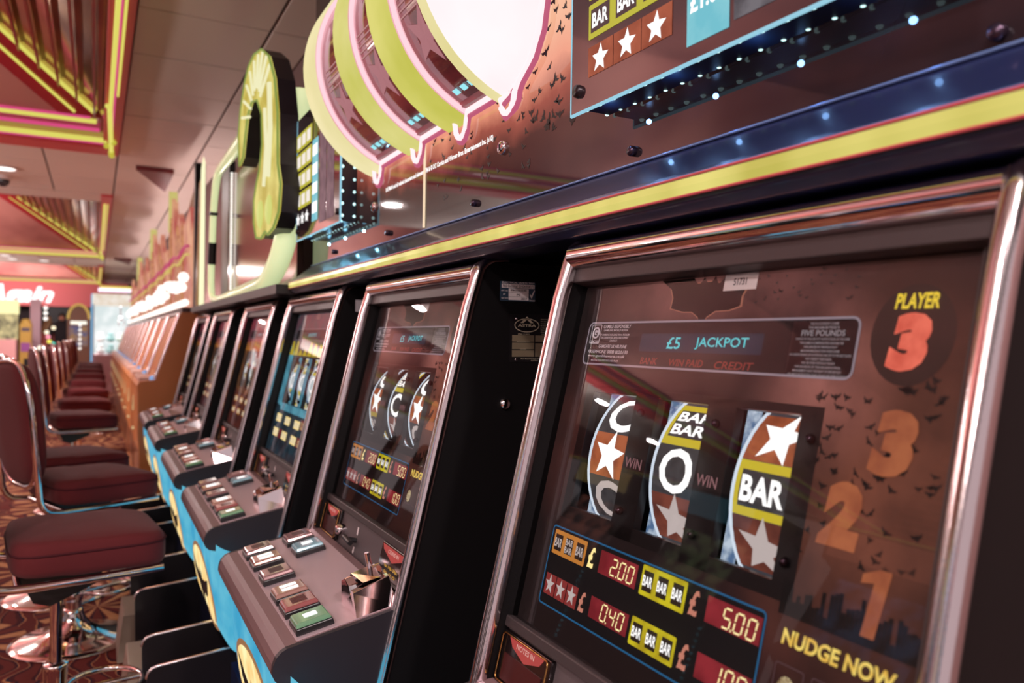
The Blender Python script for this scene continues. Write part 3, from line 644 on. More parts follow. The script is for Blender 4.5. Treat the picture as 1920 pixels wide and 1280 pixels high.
for t, x0, x1, z in (('SERIAL NUMBER', .716, .742, 1.2095), ('MFG. DATE/MONTH', .714, .742, 1.1950), ('MODEL', .722, .734, 1.1805), ('WEIGHT', .768, .780, 1.2095), ('ALL RIGHTS FOR THIS MACHINE', .7225, .790, 1.1620), ('ASTRA GAMES LTD', .745, .790, 1.1585)): A.text(t, x0, z, x1, z+.0022, .01)
for i in range(7): A.text('Astra Games Ltd'[i:], .766, 1.239-.0042*i, .792, 1.2412-.0042*i, .01)
A.build('plate_print', mat('plate_gold', (215, 200, 175), .4, .5), r)
m = MB(); m.lathe([(0, -.006), (.008, -.005), (.011, 0), (.011, .003)], (.690-RX, ysd-.002, 1.077), 16, 'y'); m.build('side_lock', CHROME, r)
m = MB()
for x, z in ((.7125, 1.2400), (.7125, 1.1615)): m.ball((x-RX, ysd-.001, z), .0030, 8, (1, .5, 1))
m.build('rivet', CHROMEW, r)
for q, zt in ((MACH[2], 1.31), (MACH[3], 1.305)):
    A = side_art(.0006); A.rect(.672, zt-.035, .702, zt); A.build('safety_sticker', mat('sticker_small', (205, 200, 205), .5), q, 'small white test sticker')

# ------------------------------------------------------------------ coin bins under the consoles
k = 0
BINL = ['black coin bin nearest the camera, blue inside, below the player 2 machine', 'black coin bin below the third machine, chrome strip inside', 'black coin bin behind the nearest stool seat, below the fourth machine', 'farthest black coin bin, below the fifth machine']
for y0, y1 in ((1.68, 2.35), (2.58, 3.08), (3.45, 4.06), (4.42, 4.78)):
    b = empty('coin_bin', (.25, (y0+y1)/2, 0), BINL[k], 'coin bin', 'black bins under the consoles')
    cy = (y0+y1)/2; k += 1
    prof = [(-.08, .02), (-.115, .10), (-.118, .262)]+[(-.118+.03-.03*cos(a), .262+.030*sin(a)) for a in (radians(30), radians(60), radians(90))]+[(.16, .315), (.16, .02)]
    for yy, nm in ((y0-cy, 'bin_side'), (y1-cy-.018, 'bin_side')):
        m = MB(); m.prism(prof, yy, yy+.018); w_ = m.build(nm, mat('bin_black', (22, 18, 22), .38, coat=.3), b, .002)
        MB().tube([(x, yy+.009, z) for x, z in prof[2:-1]], .0048, 8).build('bin_edge', CHROMEW, w_)
    MB().box((-.10, y0-cy+.018, .02), (.15, y1-cy-.018, .05)).build('bin_floor', mat('bin_blue', (22, 34, 72), .3, coat=.4), b)
    MB().box((.10, y0-cy+.018, .05), (.16, y1-cy-.018, .27)).build('bin_back', MATS['bin_blue'], b)
    MB().box((-.085, y0-cy+.05, .05), (-.06, y0-cy+.075, .26)).build('chrome_strip', CHROMEW, b)
k = 0
for y in (2.78, 3.30, 4.3):
    m = MB(); m.prism([(-.03, 0), (.05, 0), (.06, .17), (-.01, .17)], -.12, .12); o = m.build('plinth_box', mat('beige_metal', (150, 135, 120), .4), None, .004); o.location = (.11, y, 0)
    tag(o, ['low beige box on the carpet below the player 2 bins', 'low beige box on the carpet behind the second stool', 'farthest low beige box on the carpet under the bins'][k], 'box', 'beige boxes on the carpet'); k += 1

# ------------------------------------------------------------------ big overhead sign
SGX = .68
sg = empty('overhead_sign', (SGX, 1.63, 1.35), 'long glass-fronted sign with giant reels above the player machines', 'sign')
def L3(x, y, z): return (x-SGX, y-1.63, z-1.35)
Y0s, Y1s = .345, 2.80
m = MB(); m.box(L3(.685, Y0s, 1.36), L3(.88, Y1s, 2.62)); m.build('sign_box', BLACK, sg)
# backlit printed face
sf = bpy.data.materials.new('sign_face_print'); sf.use_nodes = True; nt = sf.node_tree; b = nt.nodes['Principled BSDF']
b.inputs['Base Color'].default_value = (.012, .008, .010, 1); b.inputs['Roughness'].default_value = .03; b.inputs['Specular IOR Level'].default_value = .3
tc = nt.nodes.new('ShaderNodeTexCoord'); mp = nt.nodes.new('ShaderNodeMapping'); mp.inputs['Location'].default_value = (0, -.03, -.57); mp.inputs['Scale'].default_value = (0, 1.55, 2.3)
gr = nt.nodes.new('ShaderNodeTexGradient'); gr.gradient_type = 'SPHERICAL'; rp = nt.nodes.new('ShaderNodeValToRGB')
mp.vector_type = 'TEXTURE'; mp.inputs['Location'].default_value = (0, -.12, .50); mp.inputs['Scale'].default_value = (1, 1.6, .38)
for p_, c_ in ((0., (14, 10, 12)), (.22, (52, 27, 22)), (.34, (150, 76, 62)), (.46, (232, 150, 120)), (.8, (246, 200, 160))):
    e = rp.color_ramp.elements[0] if p_ == 0. else (rp.color_ramp.elements[-1] if p_ == .8 else rp.color_ramp.elements.new(p_)); e.position = p_; e.color = (*lin(c_), 1)
ns = nt.nodes.new('ShaderNodeTexNoise'); ns.inputs['Scale'].default_value = 9; ns.inputs['Detail'].default_value = 6
mxn = nt.nodes.new('ShaderNodeMath'); mxn.operation = 'MULTIPLY_ADD'; mxn.inputs[1].default_value = .22; 
sb_ = nt.nodes.new('ShaderNodeMath'); sb_.operation = 'SUBTRACT'; sb_.inputs[1].default_value = .11
nt.links.new(tc.outputs['Object'], mp.inputs[0]); nt.links.new(mp.outputs[0], gr.inputs[0]); nt.links.new(tc.outputs['Object'], ns.inputs['Vector'])
nt.links.new(ns.outputs['Fac'], mxn.inputs[0]); nt.links.new(gr.outputs['Fac'], mxn.inputs[2]); nt.links.new(mxn.outputs[0], sb_.inputs[0]); nt.links.new(sb_.outputs[0], rp.inputs[0]); nt.links.new(rp.outputs[0], b.inputs['Emission Color']); b.inputs['Emission Strength'].default_value = 1.
m = MB(); m.box(L3(.679, Y0s+.012, 1.452), L3(.685, 1.716, 2.60)); face = m.build('sign_glass', sf, sg)
m = MB(); m.box(L3(.679, 1.722, 1.452), L3(.685, Y1s-.012, 2.60)); m.build('sign_glass', sf, sg)
m = MB(); m.tube([L3(.678, 1.719, 1.46), L3(.678, 1.719, 1.66)], .0035, 6); m.build('glass_joint', glow('joint_glow', (255, 225, 190), 1.), sg)
SA = lambda l: Art(lambda y, z, q: L3(.679-q, y, z), l)
A = SA(.0006); random.seed(11)
for i in range(120):
    y, z = random.uniform(.95, 1.22), random.uniform(1.55, 2.0); A.bat(y, z, random.uniform(.012, .03), random.uniform(.010, .018), random.uniform(-1, 1))
for i in range(50): A.bat(random.uniform(1.2, 1.7), random.uniform(1.50, 1.66), random.uniform(.010, .02), .011, random.uniform(-1, 1))
A.build('bats_print', INKBLK, sg)['kind'] = 'stuff'
A = SA(.0008); A.fn = lambda u, z, q: L3(.679-q, -u, z)
A.text('BATMAN and all related characters and elements TM & © DC Comics and Warner Bros. Entertainment Inc. (s10)', -1.998, 1.584, -1.362, 1.599, .03); A.build('copyright_line', WHITE_L, sg)
# sloping shelf with the yellow light strip
m = MB(); m.prism([(x-SGX, z-1.35) for x, z in ((.602, 1.389), (.612, 1.400), (.679, 1.452), (.70, 1.452), (.70, 1.352), (.62, 1.352), (.606, 1.362))], Y0s-.09-1.63, Y1s-1.63)
m.build('shelf', mat('shelf_navy', (24, 30, 62), .32, coat=.3), sg, .002)
STRIP = bpy.data.materials.new('strip_yellow'); STRIP.use_nodes = True; nt = STRIP.node_tree; b = nt.nodes['Principled BSDF']; b.inputs['Base Color'].default_value = (*lin((60, 54, 24)), 1); b.inputs['Roughness'].default_value = .25
tc = nt.nodes.new('ShaderNodeTexCoord'); n1 = nt.nodes.new('ShaderNodeTexNoise'); n1.inputs['Scale'].default_value = 7; mp = nt.nodes.new('ShaderNodeMapping'); mp.inputs['Scale'].default_value = (.1, 1, .1)
rp = nt.nodes.new('ShaderNodeValToRGB'); rp.color_ramp.elements[0].position = .35; rp.color_ramp.elements[0].color = (*lin((184, 176, 84)), 1); rp.color_ramp.elements[1].position = .72; rp.color_ramp.elements[1].color = (*lin((228, 218, 128)), 1)
nt.links.new(tc.outputs['Object'], mp.inputs[0]); nt.links.new(mp.outputs[0], n1.inputs['Vector']); nt.links.new(n1.outputs['Fac'], rp.inputs[0]); nt.links.new(rp.outputs[0], b.inputs['Emission Color']); b.inputs['Emission Strength'].default_value = 1.05
m = MB(); m.prism([(x-SGX, z-1.35) for x, z in ((.5985, 1.3885), (.5965, 1.379), (.5985, 1.3700), (.607, 1.3690), (.607, 1.3885))], Y0s-.09-1.63, Y1s-1.63-.001); m.build('light_strip', STRIP, sg)
m = MB(); m.tube([L3(.598, Y0s-.09, 1.3905), L3(.598, Y1s, 1.3905)], .0016, 6); m.tube([L3(.598, Y0s-.09, 1.3685), L3(.598, Y1s, 1.3685)], .0016, 6); m.build('strip_trim', mat('red_trim', (150, 60, 66), .3, em=(170, 60, 66), es=.4), sg)
m = MB(); m.tube([L3(.677, Y0s, 1.4535), L3(.677, Y1s, 1.4535)], .0022, 6); m.tube([L3(.604, Y0s-.09, 1.3935), L3(.604, Y1s, 1.3935)], .0014, 6); m.build('edge_trim', mat('edge_steel_blue', (120, 150, 205), .25, .6), sg)
# four thick lit rims and three drums between them
CXr, CZr, RO, RI = .770, 1.920, .285, .274
RIMY = [(2.018, 2.13), (1.724, 1.835), (1.472, 1.585), (1.185, 1.325)]
RIMM = [glow('rim_pale_yellow', (226, 215, 150), 1., noise=(3, (240, 228, 175))), glow('rim_yellow', (200, 198, 96), 1., noise=(3, (225, 218, 140))), glow('rim_lime', (196, 194, 84), 1., noise=(3, (222, 216, 120))), glow('rim_white', (255, 238, 240), 1.12, noise=(3, (250, 225, 228)))]
FACEM = glow('rim_face_pink', (232, 160, 172), 1., noise=(5, (246, 190, 198)))
for i, (a, b_) in enumerate(RIMY):
    n = 64; m = MB(); pr_ = [(RO-.006, a), (RO, a+.006), (RO, b_-.006), (RO-.006, b_)]
    if i == 3: pr_ = [(.001, 1.148), (.10, 1.150), (RO-.12, 1.158), (RO-.065, 1.176), (RO-.036, 1.206), (RO-.016, 1.242), (RO-.004, 1.275), (RO, 1.295), (RO, b_-.006), (RO-.006, b_)]
    m.lathe(pr_, (CXr-SGX, -1.63, CZr-1.35), n, 'y'); rim = m.build('reel_rim', RIMM[i], sg)
    m = MB()
    if i < 3: m.lathe([(RO-.006, a), (RI-.015, a)], (CXr-SGX, -1.63, CZr-1.35), n, 'y')
    m.lathe([(RO-.006, b_), (RI-.015, b_)], (CXr-SGX, -1.63, CZr-1.35), n, 'y')
    m.build('rim_face', FACEM if i < 3 else RIMM[3], rim)
    if i == 3: MB().lathe([(RO+.0008, 1.300), (RO+.0008, 1.3335)], (CXr-SGX, -1.63, CZr-1.35), n, 'y').build('rim_band', RIMM[0], rim)
    if i < 3:
        rt = RO-.012; P = [(CXr-SGX+rt*cos(t), a-.006-1.63, CZr-1.35+rt*sin(t)) for t in [radians(112+2.35*k) for k in range(60)]]
        MB().tube(P, .0055, 8).build('pink_tube', glow('tube_pink', (255, 205, 215), 1.1), rim)
drm = mat('drum_print', (90, 30, 34), .12, em=(96, 34, 36), es=.9, coat=1., noise=(10, (44, 18, 22)))
for i in range(3):
    a, b_ = RIMY[i+1][1], RIMY[i][0]; m = MB(); m.lathe([(RI-.012, a), (RI-.012, b_)], (CXr-SGX, -1.63, CZr-1.35), 64, 'y'); d = m.build('sign_reel', drm, sg)
    def fr2(u, v, l):      # u along -y, v arc length
        th = radians(180)+v/(RI-.012)
        return (CXr-SGX+(RI-.012+l)*cos(th), -u-1.63, CZr-1.35+(RI-.012+l)*sin(th)*1.0)
    A = Art(fr2, .002); cu = -(a+b_)/2
    for vv in (-.18, .01, .17): A.rect(cu-.065, vv-.075, cu+.065, vv-.005) if 0 else None
    A.star(cu, .150, .062, .3); A.star(cu, -.06, .055, 2.); A.build('reel_star', glow('drum_star', (178, 118, 124), .9), d)
    A = Art(fr2, .0014)
    for k_ in range(5): A.rect(cu-.07, .045+.012*k_, cu+.07, .048+.012*k_)
    A.build('reel_line', glow('drum_line', (210, 150, 150), .7), d)
    A = Art(fr2, .0024)
    for j in range(3): A.rect(cu-.05+.035*j, .262, cu-.028+.035*j, .275)
    A.build('reel_lamp', glow('reel_lamp_cyan', (150, 225, 235), 1.1), d)
    MB().box(L3(.655, a, 1.672), L3(.679, b_, 1.700)).build('reel_sill', mat('sill_red', (150, 60, 66), .3), sg)
# white-pink outline tube with a dip under every rim
P = []
tipz = 1.655
for i, (a, b_) in enumerate(RIMY):
    yc = a+.022 if i < 3 else 1.285
    if i == 0: P.append((yc+.035, tipz+.014))
    for t in range(0, 181, 30): P.append((yc+.028*cos(radians(t)), tipz-.006-.030*sin(radians(t))))
    if i < 3: P.append((yc-.034, tipz+.012)); P.append((RIMY[i+1][0]+.058, tipz+.014))
P += [(1.245, 1.662), (1.20, 1.69), (1.172, 1.73), (1.158, 1.79), (1.152, 1.86), (1.150, 1.95), (1.150, 2.05)]
MB().tube([L3(.668, y, z) for y, z in P], .0058, 8).build('outline_tube', glow('tube_white_pink', (255, 225, 228), 1.2), sg)
MB().tube([L3(.672, y-.014 if i_ > 30 else y, z-.010 if i_ <= 30 else z) for i_, (y, z) in enumerate(P)], .0050, 8).build('outline_tube', glow('tube_rose', (190, 90, 120), 1.), sg)
def gbolt(y, z, r, par, x=.679): 
    m = MB(); m.lathe([(0, -.010), (r*.8, -.010), (r, -.007), (r, 0)], L3(x, y, z), 16, 'x'); return m.build('bolt', mat('bolt_dark', (70, 55, 70), .25, .8), par)
for y, z in ((.909, 1.472), (1.439, 1.476), (1.971, 1.476), (2.50, 1.475), (.395, 1.467)): gbolt(y, z, .0075, sg)
for y, z in ((1.319, 1.563), (2.095, 1.562)):
    m = MB(); m.lathe([(0, -.008), (.011, -.008), (.014, -.004), (.014, 0)], L3(.679, y, z), 20, 'x'); m.build('sign_lock', CHROME, sg)
    MB().box(L3(.669, y-.0015, z-.006), L3(.671, y+.0015, z+.006)).build('key_slot', INKBLK, sg)
# prize boards standing off the glass, LED rows round their edges
def prize_board(ya, yb, z0, z1, right):
    lab = 'prize board with white stars and BAR tablets at the right of the sign' if right else 'prize board with cyan lamps down its side at the far left of the sign'
    pb = empty('prize_board', (.66, (ya+yb)/2, z0), lab, 'prize board', 'prize boards mounted on the overhead sign')
    def Q(x, y, z): return (x-.66, y-(ya+yb)/2, z-z0)
    MB().box(Q(.632, yb+.025, z0+.012), Q(.678, ya-.025, z1)).build('board_box', mat('board_dark', (26, 24, 30), .3), pb)
    MB().box(Q(.6195, yb, z0), Q(.6235, ya, z1)).build('board_face', mat('board_print', (30, 18, 20), .08, em=(50, 30, 34), es=.55, coat=1., noise=(12, (36, 22, 26))), pb)
    m = MB(); P_ = [Q(.6215, yb-.001, z1), Q(.6215, yb-.001, z0-.001), Q(.6215, ya+.001, z0-.001), Q(.6215, ya+.001, z1)]; m.tube(P_, .0032, 6); m.build('lit_edge', glow('edge_ice', (150, 205, 225), 1.), pb)
    m = MB(); n = int((ya-yb)/.034)
    for i in range(n): m.ball(Q(.629, yb+.02+i*.034, z0+.004), .0042, 8); 
    for i in range(n): m.ball(Q(.672, yb+.03+i*.034, z0+.006), .0036, 8)
    for i in range(int((z1-z0)/.036)): m.ball(Q(.632, yb+.018, z0+.02+i*.036), .0050, 8); m.ball(Q(.668, yb+.018, z0+.02+i*.036), .0045, 8)
    m.build('led', glow('led_ice', (205, 250, 250), 1.6), pb)
    MB().box(Q(.626, yb+.020, z0+.003), Q(.674, yb+.0245, z1)).build('led_strip', mat('led_strip_blue', (14, 24, 40), .3), pb)
    MB().box(Q(.626, yb+.0245, z0+.004), Q(.674, ya-.02, z0+.0115)).build('led_strip', mat('led_strip_blue', (30, 60, 90), .3), pb)
    for y in (ya-.02, yb+.02):
        m = MB(); m.lathe([(0, -.006), (.009, -.006), (.010, 0)], Q(.6195, y, z0+.03), 14, 'x'); m.build('standoff', mat('standoff_black', (40, 30, 35), .3, .5), pb)
    Z = lambda l: Art(lambda u, z, q: Q(.6193-q, -u, z), l)
    if right:
        u0 = -.940
        A = Z(.0006)
        for i in range(3): A.rect(u0+.062*i, 1.576, u0+.062*i+.0605, 1.618)
        A.build('star_tile', glow('tile_orange', (170, 88, 62), 1., noise=(20, (140, 66, 44))), pb)
        A = Z(.0012)
        for i in range(3): A.star(u0+.030+.062*i, 1.596, .0205, .1, .45)
        A.build('star_symbol', WHITE_L, pb)
        for j in range(5):
            A = Z(.0006); A.rrect(u0, 1.629+.056*j, u0+.186, 1.678+.056*j, .002); A.build('bar_tablet', glow('tablet_lime', (190, 182, 60), 1.), pb)
            A = Z(.0010)
            for i in range(3): A.rect(u0+.006+.0605*i, 1.637+.056*j, u0+.052+.0605*i, 1.670+.056*j)
            A.build('tablet_window', mat('tw_dark', (40, 30, 32), .4, em=(50, 38, 40), es=1.), pb)
            A = Z(.0015)
            for i in range(3): A.text('BAR', u0+.010+.0605*i, 1.643+.056*j, u0+.048+.0605*i, 1.664+.056*j, .03)
            A.build('bar_lettering', WHITE_L, pb)
        A = Z(.0006); A.rect(-.728, 1.551, -.657, 1.94); A.build('price_strip', glow('price_teal', (110, 190, 205), 1., noise=(20, (140, 205, 215))), pb)
        A = Z(.0012); A.text('£1.00', -.722, 1.588, -.663, 1.612, .03).text('£2.00', -.722, 1.650, -.663, 1.674, .03); A.build('price_lettering', WHITE_L, pb)
        for i in range(2):
            A = Z(.0006); A.rect(-.650+.075*i, 1.552+.004, -.582+.075*i, 1.94); A.build('grey_picture', glow('grey_print', (74, 70, 76), 1., noise=(30, (110, 106, 112), 8)), pb)
    else:
        u0 = -2.79
        A = Z(.0006)
        for j in range(4): A.rrect(u0, 1.640+.068*j, u0+.215, 1.698+.068*j, .004)
        A.build('bar_tablet', glow('tablet_lime', (190, 182, 60), 1.), pb)
        A = Z(.0012)
        for j in range(4):
            for i in range(3): A.rect(u0+.012+.068*i, 1.650+.068*j, u0+.062+.068*i, 1.688+.068*j)
        A.build('tablet_window', glow('tablet_milk', (245, 235, 225), 1.), pb)
        A = Z(.0012)
        for i in range(3): A.star(u0+.03+.062*i, 1.605, .024, .1, .45)
        A.build('star_symbol', WHITE_L, pb)
        A = Z(.0006); A.rect(-2.565, 1.575, -2.49, 1.84); A.build('price_strip', MATS['price_teal'], pb)
        A = Z(.0012)
        for j in range(4): A.rect(-2.56, 1.60+.062*j, -2.495, 1.636+.062*j)
        A.build('price_box', WHITE_L, pb)
        A = Z(.0006)
        for i in range(2): A.rect(-2.47+.09*i, 1.56, -2.39+.09*i, 1.86)
        A.build('grey_picture', glow('mauve_print', (104, 74, 84), 1., noise=(30, (130, 96, 104))), pb)
    return pb
prize_board(.985, .36, 1.533, 1.96, True)
prize_board(2.785, 2.235, 1.536, 1.955, False)

# ------------------------------------------------------------------ second overhead sign: pale green tube frame and arch badge
TGX = .64
tg = empty('overhead_sign', (TGX, 3.9, 1.36), 'overhead sign framed by a thick pale green tube with a yellow arch badge', 'sign')
def L4(x, y, z): return (x-TGX, y-3.9, z-1.36)
def rounded_path(P, r=.08, n=5):
    out = [Vector(P[0])]
    for i in range(1, len(P)-1):
        a, b, c = Vector(P[i-1]), Vector(P[i]), Vector(P[i+1]); d1 = (a-b); d2 = (c-b); rr_ = min(r, d1.length*.45, d2.length*.45)
        p0 = b+d1.normalized()*rr_; p1 = b+d2.normalized()*rr_
        for k_ in range(n+1):
            t = k_/n; out.append((1-t)**2*p0+2*t*(1-t)*b+t*t*p1)
    out.append(Vector(P[-1])); return out
GRN = glow('tube_pale_green', (224, 236, 192), 1.0)
GRN2 = mat('tube_green_shade', (200, 215, 160), .25, em=(196, 208, 150), es=.75, coat=.6)
Pt = [L4(.60, 3.45, 2.12), L4(.60, 4.72, 2.12), L4(.60, 4.86, 1.95), L4(.60, 4.95, 1.425), L4(.60, 4.6, 1.395), L4(.60, 3.18, 1.41), L4(.61, 2.98, 1.50), L4(.645, 2.90, 1.75), L4(.655, 2.90, 2.10)]
_pp = rounded_path(Pt, .16, 6); MB().tube(_pp, [.018+.024*min(1, max(0, (4.95-(q_.y+3.9))/2.0)) for q_ in _pp], 12).build('frame_tube', mat('tube_milk', (225, 235, 195), .2, em=(210, 224, 168), es=.85, coat=.8), tg)
m = MB()
for z, h in ((1.62, .125), (1.90, .02)): m.tube([L4(.60, 4.94-(z-1.45)*.19, z), L4(.60, 4.94-(z+h-1.45)*.19, z+h)], .024, 12)
m.build('tube_collar', BLACKP, tg)
# arch badge: thick plate
outer = [(3.654, 2.09), (3.60, 2.20), (3.50, 2.285), (3.407, 2.325), (3.28, 2.335), (3.12, 2.305), (2.968, 2.23), (2.86, 2.12), (2.80, 1.98), (2.785, 1.80), (2.735, 1.72), (2.76, 1.63), (2.85, 1.585), (2.95, 1.572), (3.0, 1.590), (3.08, 1.572), (3.18, 1.585), (3.24, 1.65), (3.245, 1.74), (3.19, 1.80), (3.13, 1.84), (3.08, 1.93), (3.10, 2.05), (3.20, 2.13), (3.32, 2.155), (3.42, 2.12), (3.48, 2.04), (3.52, 1.97), (3.62, 1.95)]
def fan_strip(m, pts, x0, x1):
    me = bpy.data.curves.new('c', 'CURVE'); me.dimensions = '2D'; me.fill_mode = 'BOTH'; sp = me.splines.new('POLY'); sp.points.add(len(pts)-1)
    for i, p_ in enumerate(pts): sp.points[i].co = (p_[0], p_[1], 0, 1)
    sp.use_cyclic_u = True; me.extrude = .5
    o = bpy.data.objects.new('c', me); q = bpy.data.meshes.new_from_object(o)
    m.add([(x0 if v.co.z < 0 else x1, v.co.x, v.co.y) for v in q.vertices], [tuple(p_.vertices) for p_ in q.polygons])
    bpy.data.objects.remove(o); bpy.data.curves.remove(me); bpy.data.meshes.remove(q); return m
m = fan_strip(MB(), [(y-3.9, z-1.36) for y, z in outer], .56-TGX, .625-TGX); bd = m.build('arch_badge', mat('badge_side', (34, 28, 36), .4), tg)
ARCHM = glow('arch_yellow_green', (186, 166, 62), 1., noise=(9, (218, 206, 112), 4))
m = fan_strip(MB(), [(y-3.9, z-1.36) for y, z in outer], .553-TGX, .5595-TGX); m.build('badge_face', ARCHM, bd)
m = MB(); m.tube([L4(.552, y, z) for y, z in outer], .0045, 6, closed=True); m.build('badge_trim', glow('trim_green', (132, 150, 72), 1.), bd)
m = MB()
for i in range(9):
    a = radians(20+16*i); c = (3.23, 2.06); m.tube([L4(.550, c[0]+.13*cos(a), c[1]+.12*sin(a)), L4(.550, c[0]+.34*cos(a), c[1]+.245*sin(a))], .006, 6)
m.tube([L4(.550, 2.93, 2.12), L4(.550, 2.90, 1.95), L4(.550, 2.93, 1.78)], .012, 8); m.tube([L4(.550, 3.02, 2.05), L4(.550, 2.98, 1.9), L4(.550, 3.02, 1.76)], .008, 8)
m.build('badge_rib', glow('rib_cream', (240, 236, 190), 1.), bd)
m = MB(); 
for y, z in ((2.93, 1.66), (3.10, 1.665)): m.ball(L4(.552, y, z), .05, 14, (.25, 1, 1.1))
m.build('badge_bulb', glow('bulb_green', (206, 210, 120), 1.05), bd)
MB().ball(L4(.60, 3.62, 2.13), .045, 14).build('tube_end', CHROME, tg)
# dark reflective board behind the frame
MB().box(L4(.665, 2.98, 1.40), L4(.69, 4.70, 2.10)).build('back_board', mat('bronze_mirror', (120, 86, 78), .12, .85), tg)
MB().box(L4(.665, 4.72, 1.40), L4(.70, 5.0, 2.2)).build('back_board', BLACKP, tg)
m = MB(); 
for i in range(44): m.ball(L4(.655, 4.55, 1.43+.0155*i), .0075, 6)
m.build('bulb_string', glow('bulb_white', (255, 250, 240), 1.4), tg)
MB().box(L4(.56, 2.83, 1.352), L4(.86, 5.62, 1.385)).build('sign_ledge', mat('ledge_dark', (40, 34, 36), .4), tg)
MB().box(L4(.60, 3.35, 1.352+.034), L4(.655, 3.95, 1.372+.025)).build('base_block', mat('cream_base', (190, 185, 165), .4), tg)
MB().prism([(x-TGX, z-1.36) for x, z in ((.590, 1.385), (.618, 1.385), (.618, 2.32), (.606, 2.36), (.596, 2.28))], 5.42-3.9, 5.46-3.9).build('lit_fin', glow('fin_cream', (252, 246, 200), 1.1), tg)
MB().prism([(x-TGX, z-1.36) for x, z in ((.575, 1.385), (.612, 1.385), (.612, 2.26), (.590, 2.20))], 5.461-3.9, 5.52-3.9).build('fin_side', mat('fin_gold', (170, 130, 70), .3), tg)
# black post
o = MB().box((-.034, -.03, 0), (.034, .03, 1.05)).build('sign_post', BLACK); o.location = (.636, 5.88, 1.352); tag(o, 'tall black post standing left of the pale green tube sign', 'post')

# ------------------------------------------------------------------ orange cabinets beyond
def orange_machine(i):
    y = 6.12+i*.98
    red = i > 9
    r = empty('orange_fruit_machine', (.58, y+.46, 0), None, 'fruit machine', 'orange fruit machines in the far part of the row')
    body = mat('orange_panel', (190, 116, 58), .4) if not red else mat('red_panel', (150, 60, 56), .35, coat=.3)
    pr = [(.548, 1.365), (.90, 1.365), (.90, 0), (.30, 0), (.272, .50), (.268, .78), (.262, .835), (.275, .862), (.386, .880)]
    m = MB(); m.prism([(x-.58, z) for x, z in pr], -.46, .46); m.build('cabinet', body, r)
    # glass on slope from (.386,.88) to (.548,1.365)
    def G(u, v, o): 
        ax, az, bx, bz = .386-.58, .880, .548-.58, 1.365; L_ = hypot(bx-ax, bz-az); sx, sz = (bx-ax)/L_, (bz-az)/L_
        return (ax+sx*v-sz*o, .46-u, az+sz*v+sx*o)
    A = Art(lambda u, v, l: G(u, v, l), .004); A.rect(.06, .05, .86, .47); A.build('glass', mat('orange_glass', (140, 72, 36), .4, em=(130, 62, 28), es=.6, noise=(5, (160, 88, 36)), spec=.12), r)
    m = MB()
    for u in (.03, .89): m.tube([G(u, 0, .008), G(u, .5, .008)], .014, 8)
    m.tube([G(.03, .495, .008), G(.89, .495, .008)], .014, 8); m.build('chrome_trim', CHROMEW, r)
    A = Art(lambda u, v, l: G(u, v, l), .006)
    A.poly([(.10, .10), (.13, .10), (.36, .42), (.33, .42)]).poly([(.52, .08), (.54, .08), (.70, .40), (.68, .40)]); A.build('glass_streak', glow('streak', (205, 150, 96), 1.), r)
    for j in range(5):
        m = MB(); m.box((-.305, -.36+.145*j, .848), (-.225, -.36+.145*j+.10, .890)); m.build('button', mat('pale_button', (215, 175, 160), .3), r, .006)
    m = MB(); m.ball((-.215, -.39, .885), .022, 12); m.build('start_button', glow('blue_ring', (130, 170, 220), 1.), r)
    m = MB(); m.tube([(-.306, .30, .72), (-.309, .30, .60)], .009, 8); m.ball((-.309, .30, .46), .014, 10); m.build('lower_glint', glow('glint_tan', (210, 180, 130), .9), r)  # glowing tube and ball stand in for glints on the lower front
    MB().box((-.30, -.40, .10), (-.292, .40, .75)).build('front_door', mat('orange_dark', (130, 72, 36), .3, coat=.5), r)
    # topper: glass panel with peaks and a bulb row
    return r
ORW = ['first orange cabinet, its broad flat side facing the stools', 'second orange cabinet in the row', 'third orange cabinet in the row', 'fourth orange cabinet in the row', 'fifth orange cabinet in the row', 'sixth orange cabinet in the row', 'seventh orange cabinet in the row', 'eighth orange cabinet in the row', 'ninth orange cabinet in the row', 'tenth orange cabinet in the row', 'red cabinet at the far end of the orange row']
om = []
for i in range(11):
    if i == 0: r0 = orange_machine(0); om.append(r0)
    elif i < 10:
        r_ = copy_tree(r0); r_.location.y = 6.12+i*.98+.46; om.append(r_)
    else: om.append(orange_machine(i))
    om[-1]['label'] = ORW[i]
